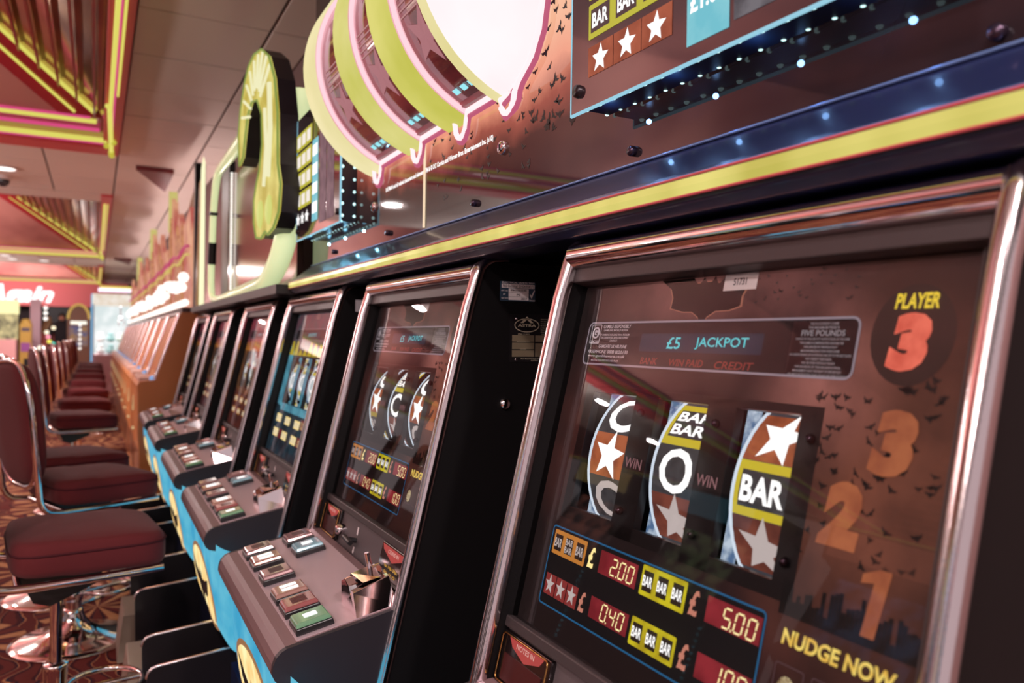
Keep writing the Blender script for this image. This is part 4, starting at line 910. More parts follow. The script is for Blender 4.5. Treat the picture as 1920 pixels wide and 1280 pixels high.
# toppers over them
TOPS = [(6.15, 7.6, 2.12, 2.34, 0), (7.65, 8.15, 2.52, 2.50, 1), (8.3, 9.7, 2.0, 2.40, 0), (9.85, 11.2, 2.35, 2.48, 1), (11.4, 12.6, 2.0, 2.40, 0), (12.8, 14.8, 2.2, 2.42, 1), (15.0, 17.4, 2.0, 2.36, 0)]
TL = ['nearest red-orange topper sign above the first orange cabinet', 'tall narrow topper sign with a yellow tip', 'third topper sign, wide and red, behind the yellow-tipped one', 'fourth topper sign with a pale flame-shaped peak', 'fifth topper sign, low and rose coloured', 'sixth topper sign, flame-shaped, near the far claw machine', 'farthest topper sign, small and magenta']
TOPM = glow('topper_red', (190, 92, 84), .85, noise=(3.2, (232, 170, 130), 5)); TOPY = glow('topper_yellow', (210, 198, 118), .9)
for i, (y0, y1, za, zb, kd) in enumerate(TOPS):
    t = empty('topper_sign', (.64, (y0+y1)/2, 1.37), TL[i], 'sign', 'topper signs above the orange cabinets')
    c = (y0+y1)/2; w2 = (y1-y0)/2
    if kd: pts = [(-w2, 0), (w2, 0), (w2, za-1.37-.15), (w2*.5, zb-1.37), (w2*.1, zb-1.37-.10), (-w2*.4, za-1.37-.1), (-w2, .6)]
    else: pts = [(-w2, 0), (w2, 0), (w2, zb-1.37-.25), (w2*.55, zb-1.37-.1), (w2*.2, zb-1.37-.3), (-w2*.3, za-1.37), (-w2*.7, za-1.37+.05), (-w2, .5)]
    fan_strip(MB(), pts, -.02, .02).build('topper_panel', TOPM, t)
    if i == 0: fan_strip(MB(), [(-w2, .02), (w2*.4, .02), (w2*.4, .90), (-w2*.5, 1.07), (-w2, 1.09)], .045, .06).build('glass_board', mat('rose_mirror', (170, 128, 120), .2, .7), t)
    m = MB(); fan_strip(m, [(y*.45+w2*.35, z*.8+.08) for y, z in pts], -.034, -.022); m.build('topper_figure', g('topper_figure', (200, 140, 90), (150, 70, 60)), t)
    if kd: fan_strip(MB(), [(w2*.62, zb-1.37-.32), (w2*.36, zb-1.37-.34), (w2*.34, zb-1.37-.12), (w2*.48, zb-1.37+.05), (w2*.60, zb-1.37-.12)], -.045, .03).build('lit_tip', TOPY, t)
    m = MB(); random.seed(i)
    P_ = [(-.05, -w2+2*w2*j/10, .42+.018*sin(j*.9+i)) for j in range(11)]; m.tube(P_, .009, 6); m.build('neon_reflection', glow('reflection_gold', (214, 190, 100), .9), t)  # glowing tubes, here and below, imitate coffer neon reflected in the topper
    m = MB(); P_ = [(-.052, -w2+2*w2*j/10, .48+.018*sin(j*.9+i)) for j in range(11)]; m.tube(P_, .013, 6); m.build('neon_reflection', glow('reflection_magenta', (196, 70, 110), .9), t)
    m = MB()
    for j in range(int(w2*2/.11)): m.ball((-.06, -w2+.06+.11*j, .07), .026, 8)
    for j in range(int(w2*2/.2)): m.ball((-.07, -w2+.08+.2*j+random.uniform(-.05, .05), .16+random.uniform(0, .13)), .04, 8)
    m.build('bulb', glow('bulb_warm', (255, 246, 238), 1.6), t)
    MB().box((-.09, -w2-.02, -.004), (.20, w2+.02, .03)).build('topper_base', mat('topper_base', (70, 34, 34), .4), t)

# ------------------------------------------------------------------ stools
VEL = mat('burgundy_velvet', (90, 32, 35), .85, spec=.2, bump=(500, .3))
VEL.node_tree.nodes['Principled BSDF'].inputs['Sheen Weight'].default_value = .05
VEL2 = mat('dark_velvet_side', (66, 24, 30), .9, spec=.2, bump=(500, .3))
BASEM = mat('polished_base', (225, 210, 208), .08, 1.)
def superbox(hx, hy, z0, z1, dome, n=48, p=6.5, seatshape=True):
    m = MB(); rings = []
    def ring(k, z, off=0): 
        out = []
        for i in range(n):
            a = 2*pi*i/n; c, s_ = cos(a), sin(a); r = (abs(c)**p+abs(s_)**p)**(-1/p); x, y = hx*k*r*c, hy*k*r*s_
            out.append((x, y, z+off*(1-(x/hx)**2)*(1-(y/hy)**2)))
        return out
    prof = [(.0, z0), (.90, z0), (.97, z0+.008), (1.0, z0+.022), (1.0, z1-.030), (.985, z1-.014), (.95, z1-.004), (.88, z1)]
    for k_, z in prof: rings.append(ring(max(k_, .001), z))
    for k_ in (.7, .45, .2, .001): rings.append(ring(k_, z1, dome))
    vs = [q for r_ in rings for q in r_]; fs = []
    for j in range(len(rings)-1):
        for i in range(n): fs.append((j*n+i, j*n+(i+1) % n, (j+1)*n+(i+1) % n, (j+1)*n+i))
    m.add(vs, fs, True); return m
def make_stool():
    r = empty('stool', (0, 0, 0), 'x', 'stool', 'burgundy stools along the machines')
    # seat (local +x faces the machines)
    m = superbox(.19, .20, .560, .655, .012)
    m.map(lambda x, y, z: (x, y, z+(-.012 if x > .1 else 0)*((x-.1)/.115 if x > .1 else 0)+.004*(x < -.05)))
    m.map(lambda x, y, z: (x+.07, y, z)); st_ = m.build('seat', VEL, r)
    m = MB(); n = 40; P_ = []
    for i in range(n):
        a = 2*pi*i/n; c, s_ = cos(a), sin(a); q = (abs(c)**6.5+abs(s_)**6.5)**(-1/6.5); P_.append((.07+.1905*q*c, .2005*q*s_, .625))
    m.tube(P_, .0032, 6, closed=True); m.build('piping', VEL2, st_)
    # back pad: rounded shield, tilted
    def bp(y, z, t):   # back surface
        return (-.175-.10*(z-.62)+t, y, z)
    m = MB(); n = 40; rings = []
    def bring(k_, t):
        out = []
        for i in range(n):
            a = 2*pi*i/n; c, s_ = cos(a), sin(a); q = (abs(c)**3.2+abs(s_)**3.2)**(-1/3.2)
            y = .185*k_*q*c; z = .865+.225*k_*q*s_
            if s_ > 0: y *= 1-.10*(s_**2)
            out.append(bp(y, z, t))
        return out
    for k_, t in ((.001, -.030), (.5, -.030), (.9, -.027), (.98, -.018), (1., -.004), (1., .012), (.97, .024), (.9, .032), (.5, .038), (.001, .040)): rings.append(bring(k_, t))
    vs = [q for r_ in rings for q in r_]; fs = [(j*n+i, j*n+(i+1) % n, (j+1)*n+(i+1) % n, (j+1)*n+i) for j in range(len(rings)-1) for i in range(n)]
    m.add(vs, fs, True); bk = m.build('backrest', VEL, r)
    P_ = bring(1.035, -.012); m = MB(); m.tube(P_, .010, 8, closed=True); m.build('back_trim', CHROME, bk)
    # chrome side frames
    for s_ in (-1, 1):
        pth = [(.245, .175*s_, .548), (.06, .182*s_, .545), (-.11, .188*s_, .545), (-.165, .192*s_, .555), (-.188, .194*s_, .59), (-.196, .194*s_, .68), (-.206, .192*s_, .80), (-.214, .188*s_, .90)]
        MB().tube(rounded_path(pth, .05, 4), .0115, 10).build('frame_tube', CHROME, r)
    MB().tube([(-.10, -.18, .545), (-.10, .18, .545)], .010, 8).build('cross_bar', CHROME, r)
    MB().prism([(-.10, .556), (.12, .556), (.09, .50), (-.02, .455), (-.06, .47)], -.07, .07).build('mechanism', BLACKP, r, .006)
    MB().lathe([(.0155, .52), (.0155, .26)], seg=16).build('gas_lift', CHROME, r)
    MB().lathe([(.0, .275), (.031, .273), (.033, .266), (.031, .258), (.029, .20), (.029, .12)], seg=20).build('pole', CHROME, r)
    # foot ring
    m = MB(); m.tube([(.125+.10*cos(a), .11*sin(a), .185) for a in [2*pi*i/36 for i in range(36)]], .009, 8, closed=True); m.tube([(.02, 0, .180), (.12, .0, .184), (.22, 0, .185)], .008, 8); m.lathe([(.03, .155), (.034, .16), (.034, .195), (.03, .20)], seg=20); m.build('foot_ring', CHROME, r)
    MB().lathe([(.0, .13), (.034, .128), (.036, .11), (.044, .088), (.062, .062), (.095, .040), (.14, .024), (.19, .014), (.218, .008), (.222, .003), (.220, .0), (.0, .0)], seg=48).build('base', BASEM, r)
    return r
ST = [(-.09, 2.54, .12), (-.066, 3.50, .38), (-.147, 4.13, .36), (-.14, 6.15, .22), (-.145, 7.45, .12), (-.15, 8.9, .15), (-.15, 10.5, .1), (-.15, 12.2, .14), (-.15, 13.9, .1), (-.15, 15.4, .1), (-.15, 16.8, .1)]
SL = ['nearest burgundy stool, its back cut off by the picture edge', 'second burgundy stool, whole back and seat in view', 'third burgundy stool, just behind the second one', 'fourth burgundy stool along the row', 'fifth burgundy stool along the row', 'sixth burgundy stool along the row', 'seventh burgundy stool along the row', 'eighth burgundy stool along the row', 'ninth burgundy stool along the row', 'tenth burgundy stool along the row', 'farthest burgundy stool, before the claw machine']
s0 = make_stool()
for i, (x, y, a) in enumerate(ST):
    o = s0 if i == 0 else copy_tree(s0)
    o.location = (x, y, 0); o.rotation_euler = (0, 0, a); o['label'] = SL[i]

# ------------------------------------------------------------------ setting: floor, ceiling, walls
cm = bpy.data.materials.new('arcade_carpet'); cm.use_nodes = True; nt = cm.node_tree; b = nt.nodes['Principled BSDF']; b.inputs['Roughness'].default_value = .95; b.inputs['Specular IOR Level'].default_value = .1
tc = nt.nodes.new('ShaderNodeTexCoord')
def ramp(stops, const=True):
    r_ = nt.nodes.new('ShaderNodeValToRGB'); r_.color_ramp.interpolation = 'CONSTANT' if const else 'LINEAR'
    for i, (p_, c_) in enumerate(stops):
        e = r_.color_ramp.elements[i] if i < 2 else r_.color_ramp.elements.new(p_)
        e.position = p_; e.color = (*c_, 1)
    return r_
vo = nt.nodes.new('ShaderNodeTexVoronoi'); vo.feature = 'F1'; vo.inputs['Scale'].default_value = 2.1; vo.inputs['Randomness'].default_value = .75
mpv = nt.nodes.new('ShaderNodeMapping'); nt.links.new(tc.outputs['Object'], mpv.inputs[0]); nt.links.new(mpv.outputs[0], vo.inputs['Vector'])
sub = nt.nodes.new('ShaderNodeVectorMath'); sub.operation = 'SUBTRACT'; nt.links.new(mpv.outputs[0], sub.inputs[0]); nt.links.new(vo.outputs['Position'], sub.inputs[1])
sx = nt.nodes.new('ShaderNodeSeparateXYZ'); nt.links.new(sub.outputs[0], sx.inputs[0])
at = nt.nodes.new('ShaderNodeMath'); at.operation = 'ARCTAN2'; nt.links.new(sx.outputs[1], at.inputs[0]); nt.links.new(sx.outputs[0], at.inputs[1])
ml = nt.nodes.new('ShaderNodeMath'); ml.operation = 'MULTIPLY'; ml.inputs[1].default_value = 9; nt.links.new(at.outputs[0], ml.inputs[0])
sn = nt.nodes.new('ShaderNodeMath'); sn.operation = 'SINE'; nt.links.new(ml.outputs[0], sn.inputs[0])
r1 = ramp([(0, lin((98, 44, 38))), (.28, lin((36, 28, 44))), (.50, lin((104, 50, 42))), (.74, lin((176, 130, 92)))])
mr_ = nt.nodes.new('ShaderNodeMapRange'); mr_.inputs[1].default_value = -1; mr_.inputs[2].default_value = 1; nt.links.new(sn.outputs[0], mr_.inputs[0]); nt.links.new(mr_.outputs[0], r1.inputs[0])
r2 = ramp([(0, lin((176, 120, 80))), (.05, lin((58, 26, 28))), (.12, (1, 1, 1)), (.64, lin((62, 30, 34)))]); nt.links.new(vo.outputs['Distance'], r2.inputs[0])
mixc = nt.nodes.new('ShaderNodeMix'); mixc.data_type = 'RGBA'; mixc.blend_type = 'MULTIPLY'; mixc.inputs[0].default_value = 1
nt.links.new(r2.outputs[0], mixc.inputs[6]); nt.links.new(r1.outputs[0], mixc.inputs[7])
wv = nt.nodes.new('ShaderNodeTexWave'); wv.inputs['Scale'].default_value = 3.2; wv.inputs['Distortion'].default_value = 9; wv.inputs['Detail'].default_value = 1.5; wv.inputs['Detail Scale'].default_value = 1.2; nt.links.new(tc.outputs['Object'], wv.inputs['Vector'])
r3 = ramp([(0, lin((92, 38, 34))), (.30, lin((66, 26, 28))), (.58, lin((30, 26, 48))), (.70, lin((160, 110, 76))), (.80, lin((92, 38, 34)))]); nt.links.new(wv.outputs['Fac'], r3.inputs[0])
r4 = ramp([(0, (0, 0, 0)), (.60, (1, 1, 1))]); nt.links.new(vo.outputs['Distance'], r4.inputs[0])
mixd = nt.nodes.new('ShaderNodeMix'); mixd.data_type = 'RGBA'; nt.links.new(r4.outputs[0], mixd.inputs[0]); nt.links.new(mixc.outputs[2], mixd.inputs[6]); nt.links.new(r3.outputs[0], mixd.inputs[7])
nt.links.new(mixd.outputs[2], b.inputs['Base Color'])
fl = MB().box((-9, -3, -.1), (2.2, 28, 0)).build('floor', cm, kind='structure')

CEIL = mat('ceiling_tile', (222, 208, 200), .8, bump=(160, .3)); GRID = mat('ceiling_joint', (70, 58, 58), .8)
RED = mat('coffer_red', (214, 78, 84), .45)
ZC = 2.7
COFF = [(-7.6, .15, .6, 7.3), (-7.6, .15, 9.5, 17.4), (-7.6, .15, 19.2, 26.15)]
def inside(x, y, w2=.05): return any(a+w2 < x < b_-w2 and c+w2 < y < d_-w2 for a, b_, c, d_ in COFF)
# ceiling tiles: every tile its own piece
TXS = .60; TYS = .665
tilemesh = {}
ceil_ = MB().box((-8, -3, ZC+.83), (2.2, 28, ZC+.88)).build('ceiling', mat('ceiling_void', (60, 50, 50), .9), kind='structure')
xs = [.15+TXS*i for i in range(0, 4)]; n_t = 0
stuffm = MB()
def tile(x0, x1, y0, y1):
    global n_t
    gx = .007
    if y0 < 14 and x0 > -.7:
        k_ = (round(x1-x0, 3), round(y1-y0, 3))
        if k_ not in tilemesh:
            o = MB().box((gx, gx, 0), (x1-x0-gx, y1-y0-gx, .02)).build('ceiling_tile', CEIL, ceil_, .004); tilemesh[k_] = o
        else:
            o = tilemesh[k_].copy(); COL.objects.link(o); o.parent = ceil_
        o.location = (x0, y0, ZC+.0005*((n_t*7) % 5)); n_t += 1
    else: stuffm.box((x0+gx, y0+gx, ZC), (x1-gx, y1-gx, ZC+.02))
def tiles(x0, x1, y0, y1):
    x = x0
    while x < x1-.02:
        xe = min(x+TXS, x1); y = y0
        while y < y1-.02:
            ye = min(y+TYS, y1); tile(x, xe, y, ye); y += TYS
        x += TXS
tiles(.15, .97, -.68, 27.2)
for y0, y1 in ((-.68-.001, .6), (7.3, 9.5), (17.4, 19.2), (26.15, 28)): tiles(-7.6, .15, y0, y1)
o = stuffm.build('ceiling_tile', CEIL, ceil_, kind='stuff')
m = MB(); m.box((.15, -3, ZC+.021), (2.2, 28, ZC+.03)); m.box((-8, -3, ZC+.021), (-7.6, 28, ZC+.03))
for y0, y1 in ((-3, .6), (7.3, 9.5), (17.4, 19.2), (26.15, 28)): m.box((-7.6, y0, ZC+.021), (.15, y1, ZC+.03))
m.build('ceiling_grid', GRID, ceil_)
MB().box((.97, -3, 0), (1.03, 28, ZC+.02)).build('wall_right', mat('wall_brown', (120, 92, 90), .8), kind='structure')
MB().box((-6, 27.0, 0), (2.2, 27.1, ZC+.3)).build('wall_far', mat('wall_dark', (40, 26, 30), .8), kind='structure')
MB().box((-6, 26.2, 1.98), (.85, 26.9, ZC-.001)).build('trim_1', mat('fascia_red', (206, 104, 106), .7), kind='structure')

# coffers: hipped recesses with bronze mirror, louvre bars and neon
NEON = glow('neon_yellow', (212, 206, 96), 1.1); NEONP = glow('neon_pink', (206, 70, 122), 1.1)
MIR = mat('coffer_mirror', (176, 132, 108), .10, .9, noise=(2.5, (205, 160, 120)))
CL = ['nearest neon coffer in the ceiling, with dark red bars', 'second neon coffer in the ceiling, farther down the aisle', 'farthest neon coffer in the ceiling, above the red fascia']
for i, (a, b_, c, d_) in enumerate(COFF):
    q = empty('neon_coffer', ((a+b_)/2, (c+d_)/2, ZC), CL[i], 'ceiling coffer', 'neon coffers in the ceiling')
    ox, oy = (a+b_)/2, (c+d_)/2
    def K(x, y, z): return (x-ox, y-oy, z-ZC)
    wr, wf = .115, 1.05 if i == 0 else .9         # rim widths: right, far
    ix0, ix1, iy0, iy1 = a+wr, b_-wr, c+.5, d_-wf; sl = .62; hh = .78; w2 = hh/sl
    zt = ZC+hh
    m = MB()
    m.box(K(b_-wr, c, ZC-.02), K(b_, d_, ZC+.03)); m.box(K(a, c, ZC-.02), K(a+wr, d_, ZC+.03)); m.box(K(a+wr, d_-.28, ZC-.02), K(b_-wr, d_, ZC+.03)); m.build('rim', RED, q, .004)
    MB().box(K(a+wr, c, ZC-.004), K(b_-wr, iy0, ZC+.03)).build('near_rim', CEIL, q)
    m = MB(); m.add([K(ix0, iy1, ZC+.02), K(ix1, iy1, ZC+.02), K(ix1, d_-.28, ZC-.0), K(ix0, d_-.28, ZC-.0)], [(0, 1, 2, 3)]); m.build('far_slope', mat('coffer_red_deep', (170, 40, 52), .3, coat=.6), q)
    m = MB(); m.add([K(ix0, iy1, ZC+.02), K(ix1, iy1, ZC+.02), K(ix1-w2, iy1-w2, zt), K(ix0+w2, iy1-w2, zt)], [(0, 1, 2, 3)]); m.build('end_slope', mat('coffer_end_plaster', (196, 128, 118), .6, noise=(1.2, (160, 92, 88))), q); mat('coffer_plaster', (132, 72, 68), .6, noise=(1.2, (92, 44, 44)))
    m = MB(); m.add([K(ix1-.02, iy1-.02, ZC+.022), K(ix1-w2, iy1-w2, zt-.012), K(ix1-w2-.26, iy1-w2, zt-.012), K(ix1-.28, iy1-.02, ZC+.022)], [(0, 1, 2, 3)]); m.build('hip_strip', MATS['coffer_red_deep'], q)
    m = MB(); m.add([K(ix1, iy0, ZC+.02), K(ix1, iy1, ZC+.02), K(ix1-w2, iy1-w2, zt), K(ix1-w2, iy0+w2, zt)], [(0, 1, 2, 3)]); m.build('mirror_slope', MIR, q)
    m = MB(); m.add([K(ix0, iy0, ZC+.02), K(ix0, iy1, ZC+.02), K(ix0+w2, iy1-w2, zt), K(ix0+w2, iy0+w2, zt)], [(0, 1, 2, 3)]); m.build('mirror_slope', MIR, q)
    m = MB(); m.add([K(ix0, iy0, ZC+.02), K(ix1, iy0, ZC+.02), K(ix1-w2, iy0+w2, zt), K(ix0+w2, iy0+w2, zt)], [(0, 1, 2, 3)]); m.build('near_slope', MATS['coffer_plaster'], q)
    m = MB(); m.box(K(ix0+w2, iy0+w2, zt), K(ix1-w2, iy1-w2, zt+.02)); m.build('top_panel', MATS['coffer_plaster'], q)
    for s_ in (1, -1):
        for k_ in range(11):
            e = .06+.105*k_; z = ZC+.02+sl*e-.03; x = (ix1-e) if s_ == 1 else (ix0+e)
            MB().box(K(x-.007, iy0+e, z-.02), K(x+.007, iy1-e+.03, z+.010)).build('louvre_bar', mat('bar_red', (150, 48, 50), .35, coat=.4), q)
    # neon tubes
    def tube(P_, r_, mm, nm='neon_tube'): MB().tube([K(*p_) for p_ in P_], r_, 8).build(nm, mm, q)
    zn = ZC-.035
    tube([(b_-.075, iy0, zn), (b_-.080, d_-1.6, zn), (b_-.085, d_-1.5, zn-.02)], .012, NEON)
    tube([(b_-.100, d_-1.75, zn-.03), (b_-.085, d_-1.6, zn), (b_-.055, d_-.25, zn)], .016, NEON)
    tube([(b_-.045, iy0, zn), (b_-.045, d_-1.9, zn)], .007, NEON); tube([(b_-.064, iy0, zn+.012), (b_-.058, d_-.3, zn+.012)], .006, NEONP)
    tube([(ix0, d_-.52, zn+.02), (b_-.09, d_-.52, zn+.02)], .020 if i == 0 else .03, NEON)
    tube([(ix0, d_-1.0, zn+.045), (b_-.16, d_-1.0, zn+.045)], .020 if i == 0 else .02, NEON)
    tube([(ix0, d_-.40, zn+.02), (b_-.09, d_-.40, zn+.02)], .008, NEONP); tube([(ix0, d_-.8, zn+.03), (b_-.14, d_-.8, zn+.03)], .014, NEONP); tube([(ix0, d_-1.06, zn+.05), (b_-.2, d_-1.06, zn+.05)], .010, NEONP)
    e0, e1 = .05, w2*.95
    for dd, r_, mm in ((-.02, .014, NEON), (.05, .010, NEONP)):
        tube([(ix1-e0-.13, iy1-e0-.01, ZC+.02+sl*e0-.02), (ix1-e1-.13, iy1-e1-.01, ZC+.02+sl*e1-.02)], .010, NEON) if dd < 0 else None
        tube([(ix1-e0+dd*.5, iy1-e0+dd, ZC+.02+sl*e0-.012), (ix1-e1+dd*.5, iy1-e1+dd, ZC+.02+sl*e1-.012)], r_, mm)
    tube([(a+.07, iy0, zn), (a+.07, d_-.3, zn)], .014, NEON); tube([(a+.05, iy0, zn), (a+.05, d_-.3, zn)], .008, NEONP)
    m = MB()
    for x, y in ((b_-.055, d_-.24), (b_-.05, d_-.10), (b_-.055, d_-.17), (b_-.045, d_-.6), (b_-.09, d_-.45)): m.ball(K(x, y, zn-.005), .022, 10)
    m.build('tube_clip', glow('clip_yellow', (190, 180, 60), 1.), q)

# downlights
DLL = ['white downlight between first and second neon coffers, over the aisle', 'white downlight between first and second neon coffers, nearest the stools', 'white downlight just beyond the second neon coffer', 'white downlight before the third neon coffer', 'white downlight before the third neon coffer, right of its twin', 'white downlight between first and second coffers, third from the wall', 'white downlight between first and second coffers, fourth from the wall', 'white downlight between first and second coffers, fifth from the wall', 'white downlight behind the viewer, over the aisle', 'white downlight behind the viewer, nearer the machines', 'white downlight behind the viewer, by the machine row', 'white downlight behind the viewer, farthest from the machines']
for i, (x, y) in enumerate(DOWNLIGHTS):
    o = empty('downlight', (x, y, ZC), DLL[i], 'downlight', 'round ceiling downlights')
    MB().lathe([(.115, 0), (.118, -.012), (.095, -.016), (.088, -.006)], seg=24).build('trim_ring', mat('white_enamel', (220, 210, 210), .4), o)
    m = MB(); m.lathe([(0.001, -.010), (.088, -.010)], seg=24); m.build('lamp_disc', glow('lamp_white', (255, 246, 240), 3.), o)
# red wedges by the wall, dark domes
for i, (y, z) in enumerate(((7.75, 2.66), (17.3, 2.66))):
    m = MB(); m.hexa([(.30, -.05, 0), (.61, -.05, 0), (.61, 1.0, 0)], [(.30, -.05, .038), (.61, -.05, .038), (.61, 1.0, .038)])
    o = m.build('ceiling_wedge', mat('wedge_red', (112, 36, 40), .5)); o.location = (0, y, z-.0); tag(o, ['dark red triangular ceiling wedge, the nearer one', 'dark red triangular ceiling wedge, the farther one'][i], 'ceiling wedge', 'red ceiling wedges')
for i, (x, y) in enumerate(((-.93, 9.1), (-1.05, 12.8-3.9))):
    o = empty('camera_dome', (x+(.0 if i == 0 else .25), y, ZC), ['dark dome camera under the ceiling, the nearer one', 'dark dome camera under the ceiling, the one behind'][i], 'dome camera', 'dome cameras')
    MB().ball((0, 0, -.045), .06, 14).build('dome', mat('smoked_dome', (30, 26, 28), .15), o); MB().lathe([(.07, 0), (.07, -.03), (.055, -.04)], seg=20).build('collar', mat('white_enamel', (220, 210, 210), .4), o)

# ------------------------------------------------------------------ far end
# script sign on the fascia
m = Art(lambda u, z, q: (u, 26.19-q, z), 0.); m.text('Call Again', -4.05, 1.93, -1.08, 2.58, .035, .35); o = m.m.build('script_sign', glow('script_white', (255, 250, 250), 1.8)); md = o.modifiers.new('s', 'SOLIDIFY'); md.thickness = .05
tag(o, 'white illuminated Call Again lettering on the red fascia', 'sign')
o = MB().tube([(-.38, 0, 0), (.62, 0, 0)], .045, 10).build('tube_light', glow('tube_lilac', (255, 232, 250), 1.6)); o.location = (.42, 21.2, 2.26); tag(o, 'lilac white fluorescent tube hanging above the claw machine', 'tube light')
o = MB().tube([(-.34, 0, 0), (.58, 0, 0)], .03, 10).build('tube_light', glow('tube_yellow', (225, 205, 90), 1.2)); o.location = (.42, 21.25, 2.33); tag(o, 'yellow tube just above the lilac fluorescent tube', 'tube light')
# claw machine
cl = empty('claw_machine', (.46, 18.5, 0), 'tall bright claw machine with a cyan light strip down its left edge', 'claw machine')
MB().box((-.52, -.5, 0), (.52, .5, .78)).build('cabinet', mat('claw_base', (196, 160, 165), .5), cl, .01)
MB().box((-.50, .44, .78), (.50, .48, 1.98)).build('back_panel', glow('claw_back', (214, 226, 226), 1.05, noise=(4, (246, 250, 250), 3)), cl)
m = MB()
for x, y in ((-.51, -.49), (.51, -.49), (-.51, .49), (.51, .49)): m.box((x-.02, y-.02, .78), (x+.02, y+.02, 1.99))
m.build('frame_post', mat('claw_frame', (170, 190, 205), .3, .6), cl)
MB().box((-.53, -.52, 1.80), (.53, .5, 2.02)).build('header', glow('claw_header', (226, 208, 186), 1., noise=(6, (245, 235, 225))), cl, .01)
m = MB(); m.add([(-.49, -.505, .80), (.49, -.505, .80), (.49, -.505, 1.80), (-.49, -.505, 1.80)], [(0, 1, 2, 3)]); m.build('glass_pane', GLASS, cl)
m = MB()
for i in range(44): m.ball((-.535, -.53, .60+.032*i), .013, 6)
m.build('led', glow('led_cyan', (96, 200, 226), 1.2), cl)
MB().box((-.548, -.515, .58), (-.522, -.505, 2.02)).build('led_channel', glow('channel_blue', (140, 150, 215), 1.), cl)
m = MB(); m.tube([(0, 0, 1.80), (0, 0, 1.55)], .012, 8); m.ball((0, 0, 1.53), .05, 10)
for k_ in range(3):
    a = 2*pi*k_/3; m.tube([(0, 0, 1.52), (.09*cos(a), .09*sin(a), 1.46), (.05*cos(a), .05*sin(a), 1.38)], .010, 6)
m.build('claw', CHROME, cl)
random.seed(21)
PC = [(236, 240, 240), (150, 190, 190), (210, 225, 215), (200, 150, 140), (120, 160, 150), (240, 235, 225)]
PN = ['white', 'grey-green', 'pale green', 'rose', 'dark teal', 'cream']
for i in range(30):
    col_, row_ = i % 5, i // 5; lay = 0 if row_ < 4 else 1
    x = -.36+.18*col_; y = (-.36+.19*row_) if lay == 0 else (.02+.19*(row_-4)); rr__ = .080; z0 = .782+lay*.245
    c_ = PC[(i*7+row_) % 6]; o = empty('plush_toy', (cl.location.x+x, cl.location.y+y, z0), PN[(i*7+row_) % 6]+' plush toy in the claw machine, '+['front', 'second', 'third', 'back', 'raised middle', 'raised back'][row_]+' row, '+['first', 'second', 'third', 'fourth', 'fifth'][col_]+' from the cyan strip', 'toy', 'plush toys in the claw machine')
    mm = mat('plush_%d' % ((i*7+row_) % 6), c_, .9); m = MB(); m.ball((0, 0, rr__*.85), rr__, 12, (1, 1, .85)); m.build('body', mm, o); m = MB(); m.ball((0, 0, rr__*1.9), rr__*.6, 12); m.build('head', mm, o)
    for s_ in (-1, 1): MB().ball((s_*rr__*.42, 0, rr__*2.4), rr__*.22, 8).build('ear', mm, o)
# fluorescent lamp inside claw header
# pillar, dark doorway, arch-topped jukebox, sweet machines, tree with lamps, person
o = MB().box((-.11, -.11, 0), (.11, .11, 2.0)).build('pillar', mat('pillar_pink', (214, 180, 196), .6), bevel=.01); o.location = (-1.28, 22.0, 0); tag(o, 'pale pink square pillar under the red fascia', 'pillar')
jb = empty('jukebox', (-.36, 21.4, 0), 'arch-topped golden jukebox left of the claw machine', 'jukebox')
arch = [(-.24, 0), (.24, 0), (.24, 1.55)]+[(.24*cos(a), 1.55+.34*sin(a)) for a in [pi*k_/14 for k_ in range(1, 14)]]+[(-.24, 1.55)]
MB().hexa([(x, -.15, z) for x, z in arch], [(x, .15, z) for x, z in arch]).build('body', mat('jukebox_wood', (110, 70, 52), .4), jb)
m = MB(); m.tube([(x*.92, -.17, z) for x, z in arch[2:]], .028, 8); m.build('arch_tube', glow('juke_gold', (200, 160, 84), 1.), jb)
MB().box((-.17, -.175, 1.42), (.17, -.155, 1.50)).build('title_lamp', glow('juke_white', (252, 246, 230), 1.2), jb)
MB().box((-.19, -.17, .9), (.19, -.152, 1.38)).build('screen', glow('juke_dusk', (84, 84, 120), 1., noise=(9, (150, 110, 70))), jb)
m = MB(); 
for j in range(6): m.ball((.03, -.19, .85+.11*j), .03, 8)
m.build('bulb', MATS['bulb_warm'], jb)
m = MB(); m.ball((-.13, -.2, .98), .045, 10); m.build('pink_lamp', glow('lamp_magenta', (226, 60, 120), 1.2), jb)
def booth(name, x, y, w_, h_, body, lab, cat, grp=None):
    e = empty(name, (x, y, 0), lab, cat, grp)
    MB().box((-w_/2, -.25, 0), (w_/2, .25, h_*.55)).build('cabinet', body, e, .01)
    MB().box((-w_/2, -.2, h_*.55), (w_/2, .25, h_*.84)).build('lit_window', glow('booth_window', (226, 206, 150), 1., noise=(7, (120, 110, 84), 4)), e)
    MB().box((-w_/2-.02, -.27, h_*.84), (w_/2+.02, .25, h_)).build('header', glow('booth_header', (248, 238, 176), 1.2), e, .02)
    return e
booth('sweet_machine', -1.80, 20.6, .50, 1.92, mat('booth_pink', (206, 150, 150), .5), 'bright sweet machine with a yellow header at the far left', 'arcade machine')
e = empty('vending_machine', (-1.40, 20.9, 0), 'narrow mustard yellow vending machine before the pink pillar', 'vending machine')
MB().box((-.115, -.12, 0), (.115, .12, 1.42)).build('cabinet', mat('mustard', (190, 150, 70), .5), e, .01)
MB().lathe([(.10, 0), (.10, .05), (.07, .09), (.001, .10)], (0, 0, 1.42), 16).build('dome', MATS['mustard'], e)
MB().box((-.08, -.13, 1.24), (.08, -.12, 1.32)).build('window', mat('grey_window', (90, 80, 100), .2), e)
MB().box((-.09, -.13, .78), (.09, -.12, .98)).build('label_panel', mat('violet_panel', (150, 80, 150), .5), e)
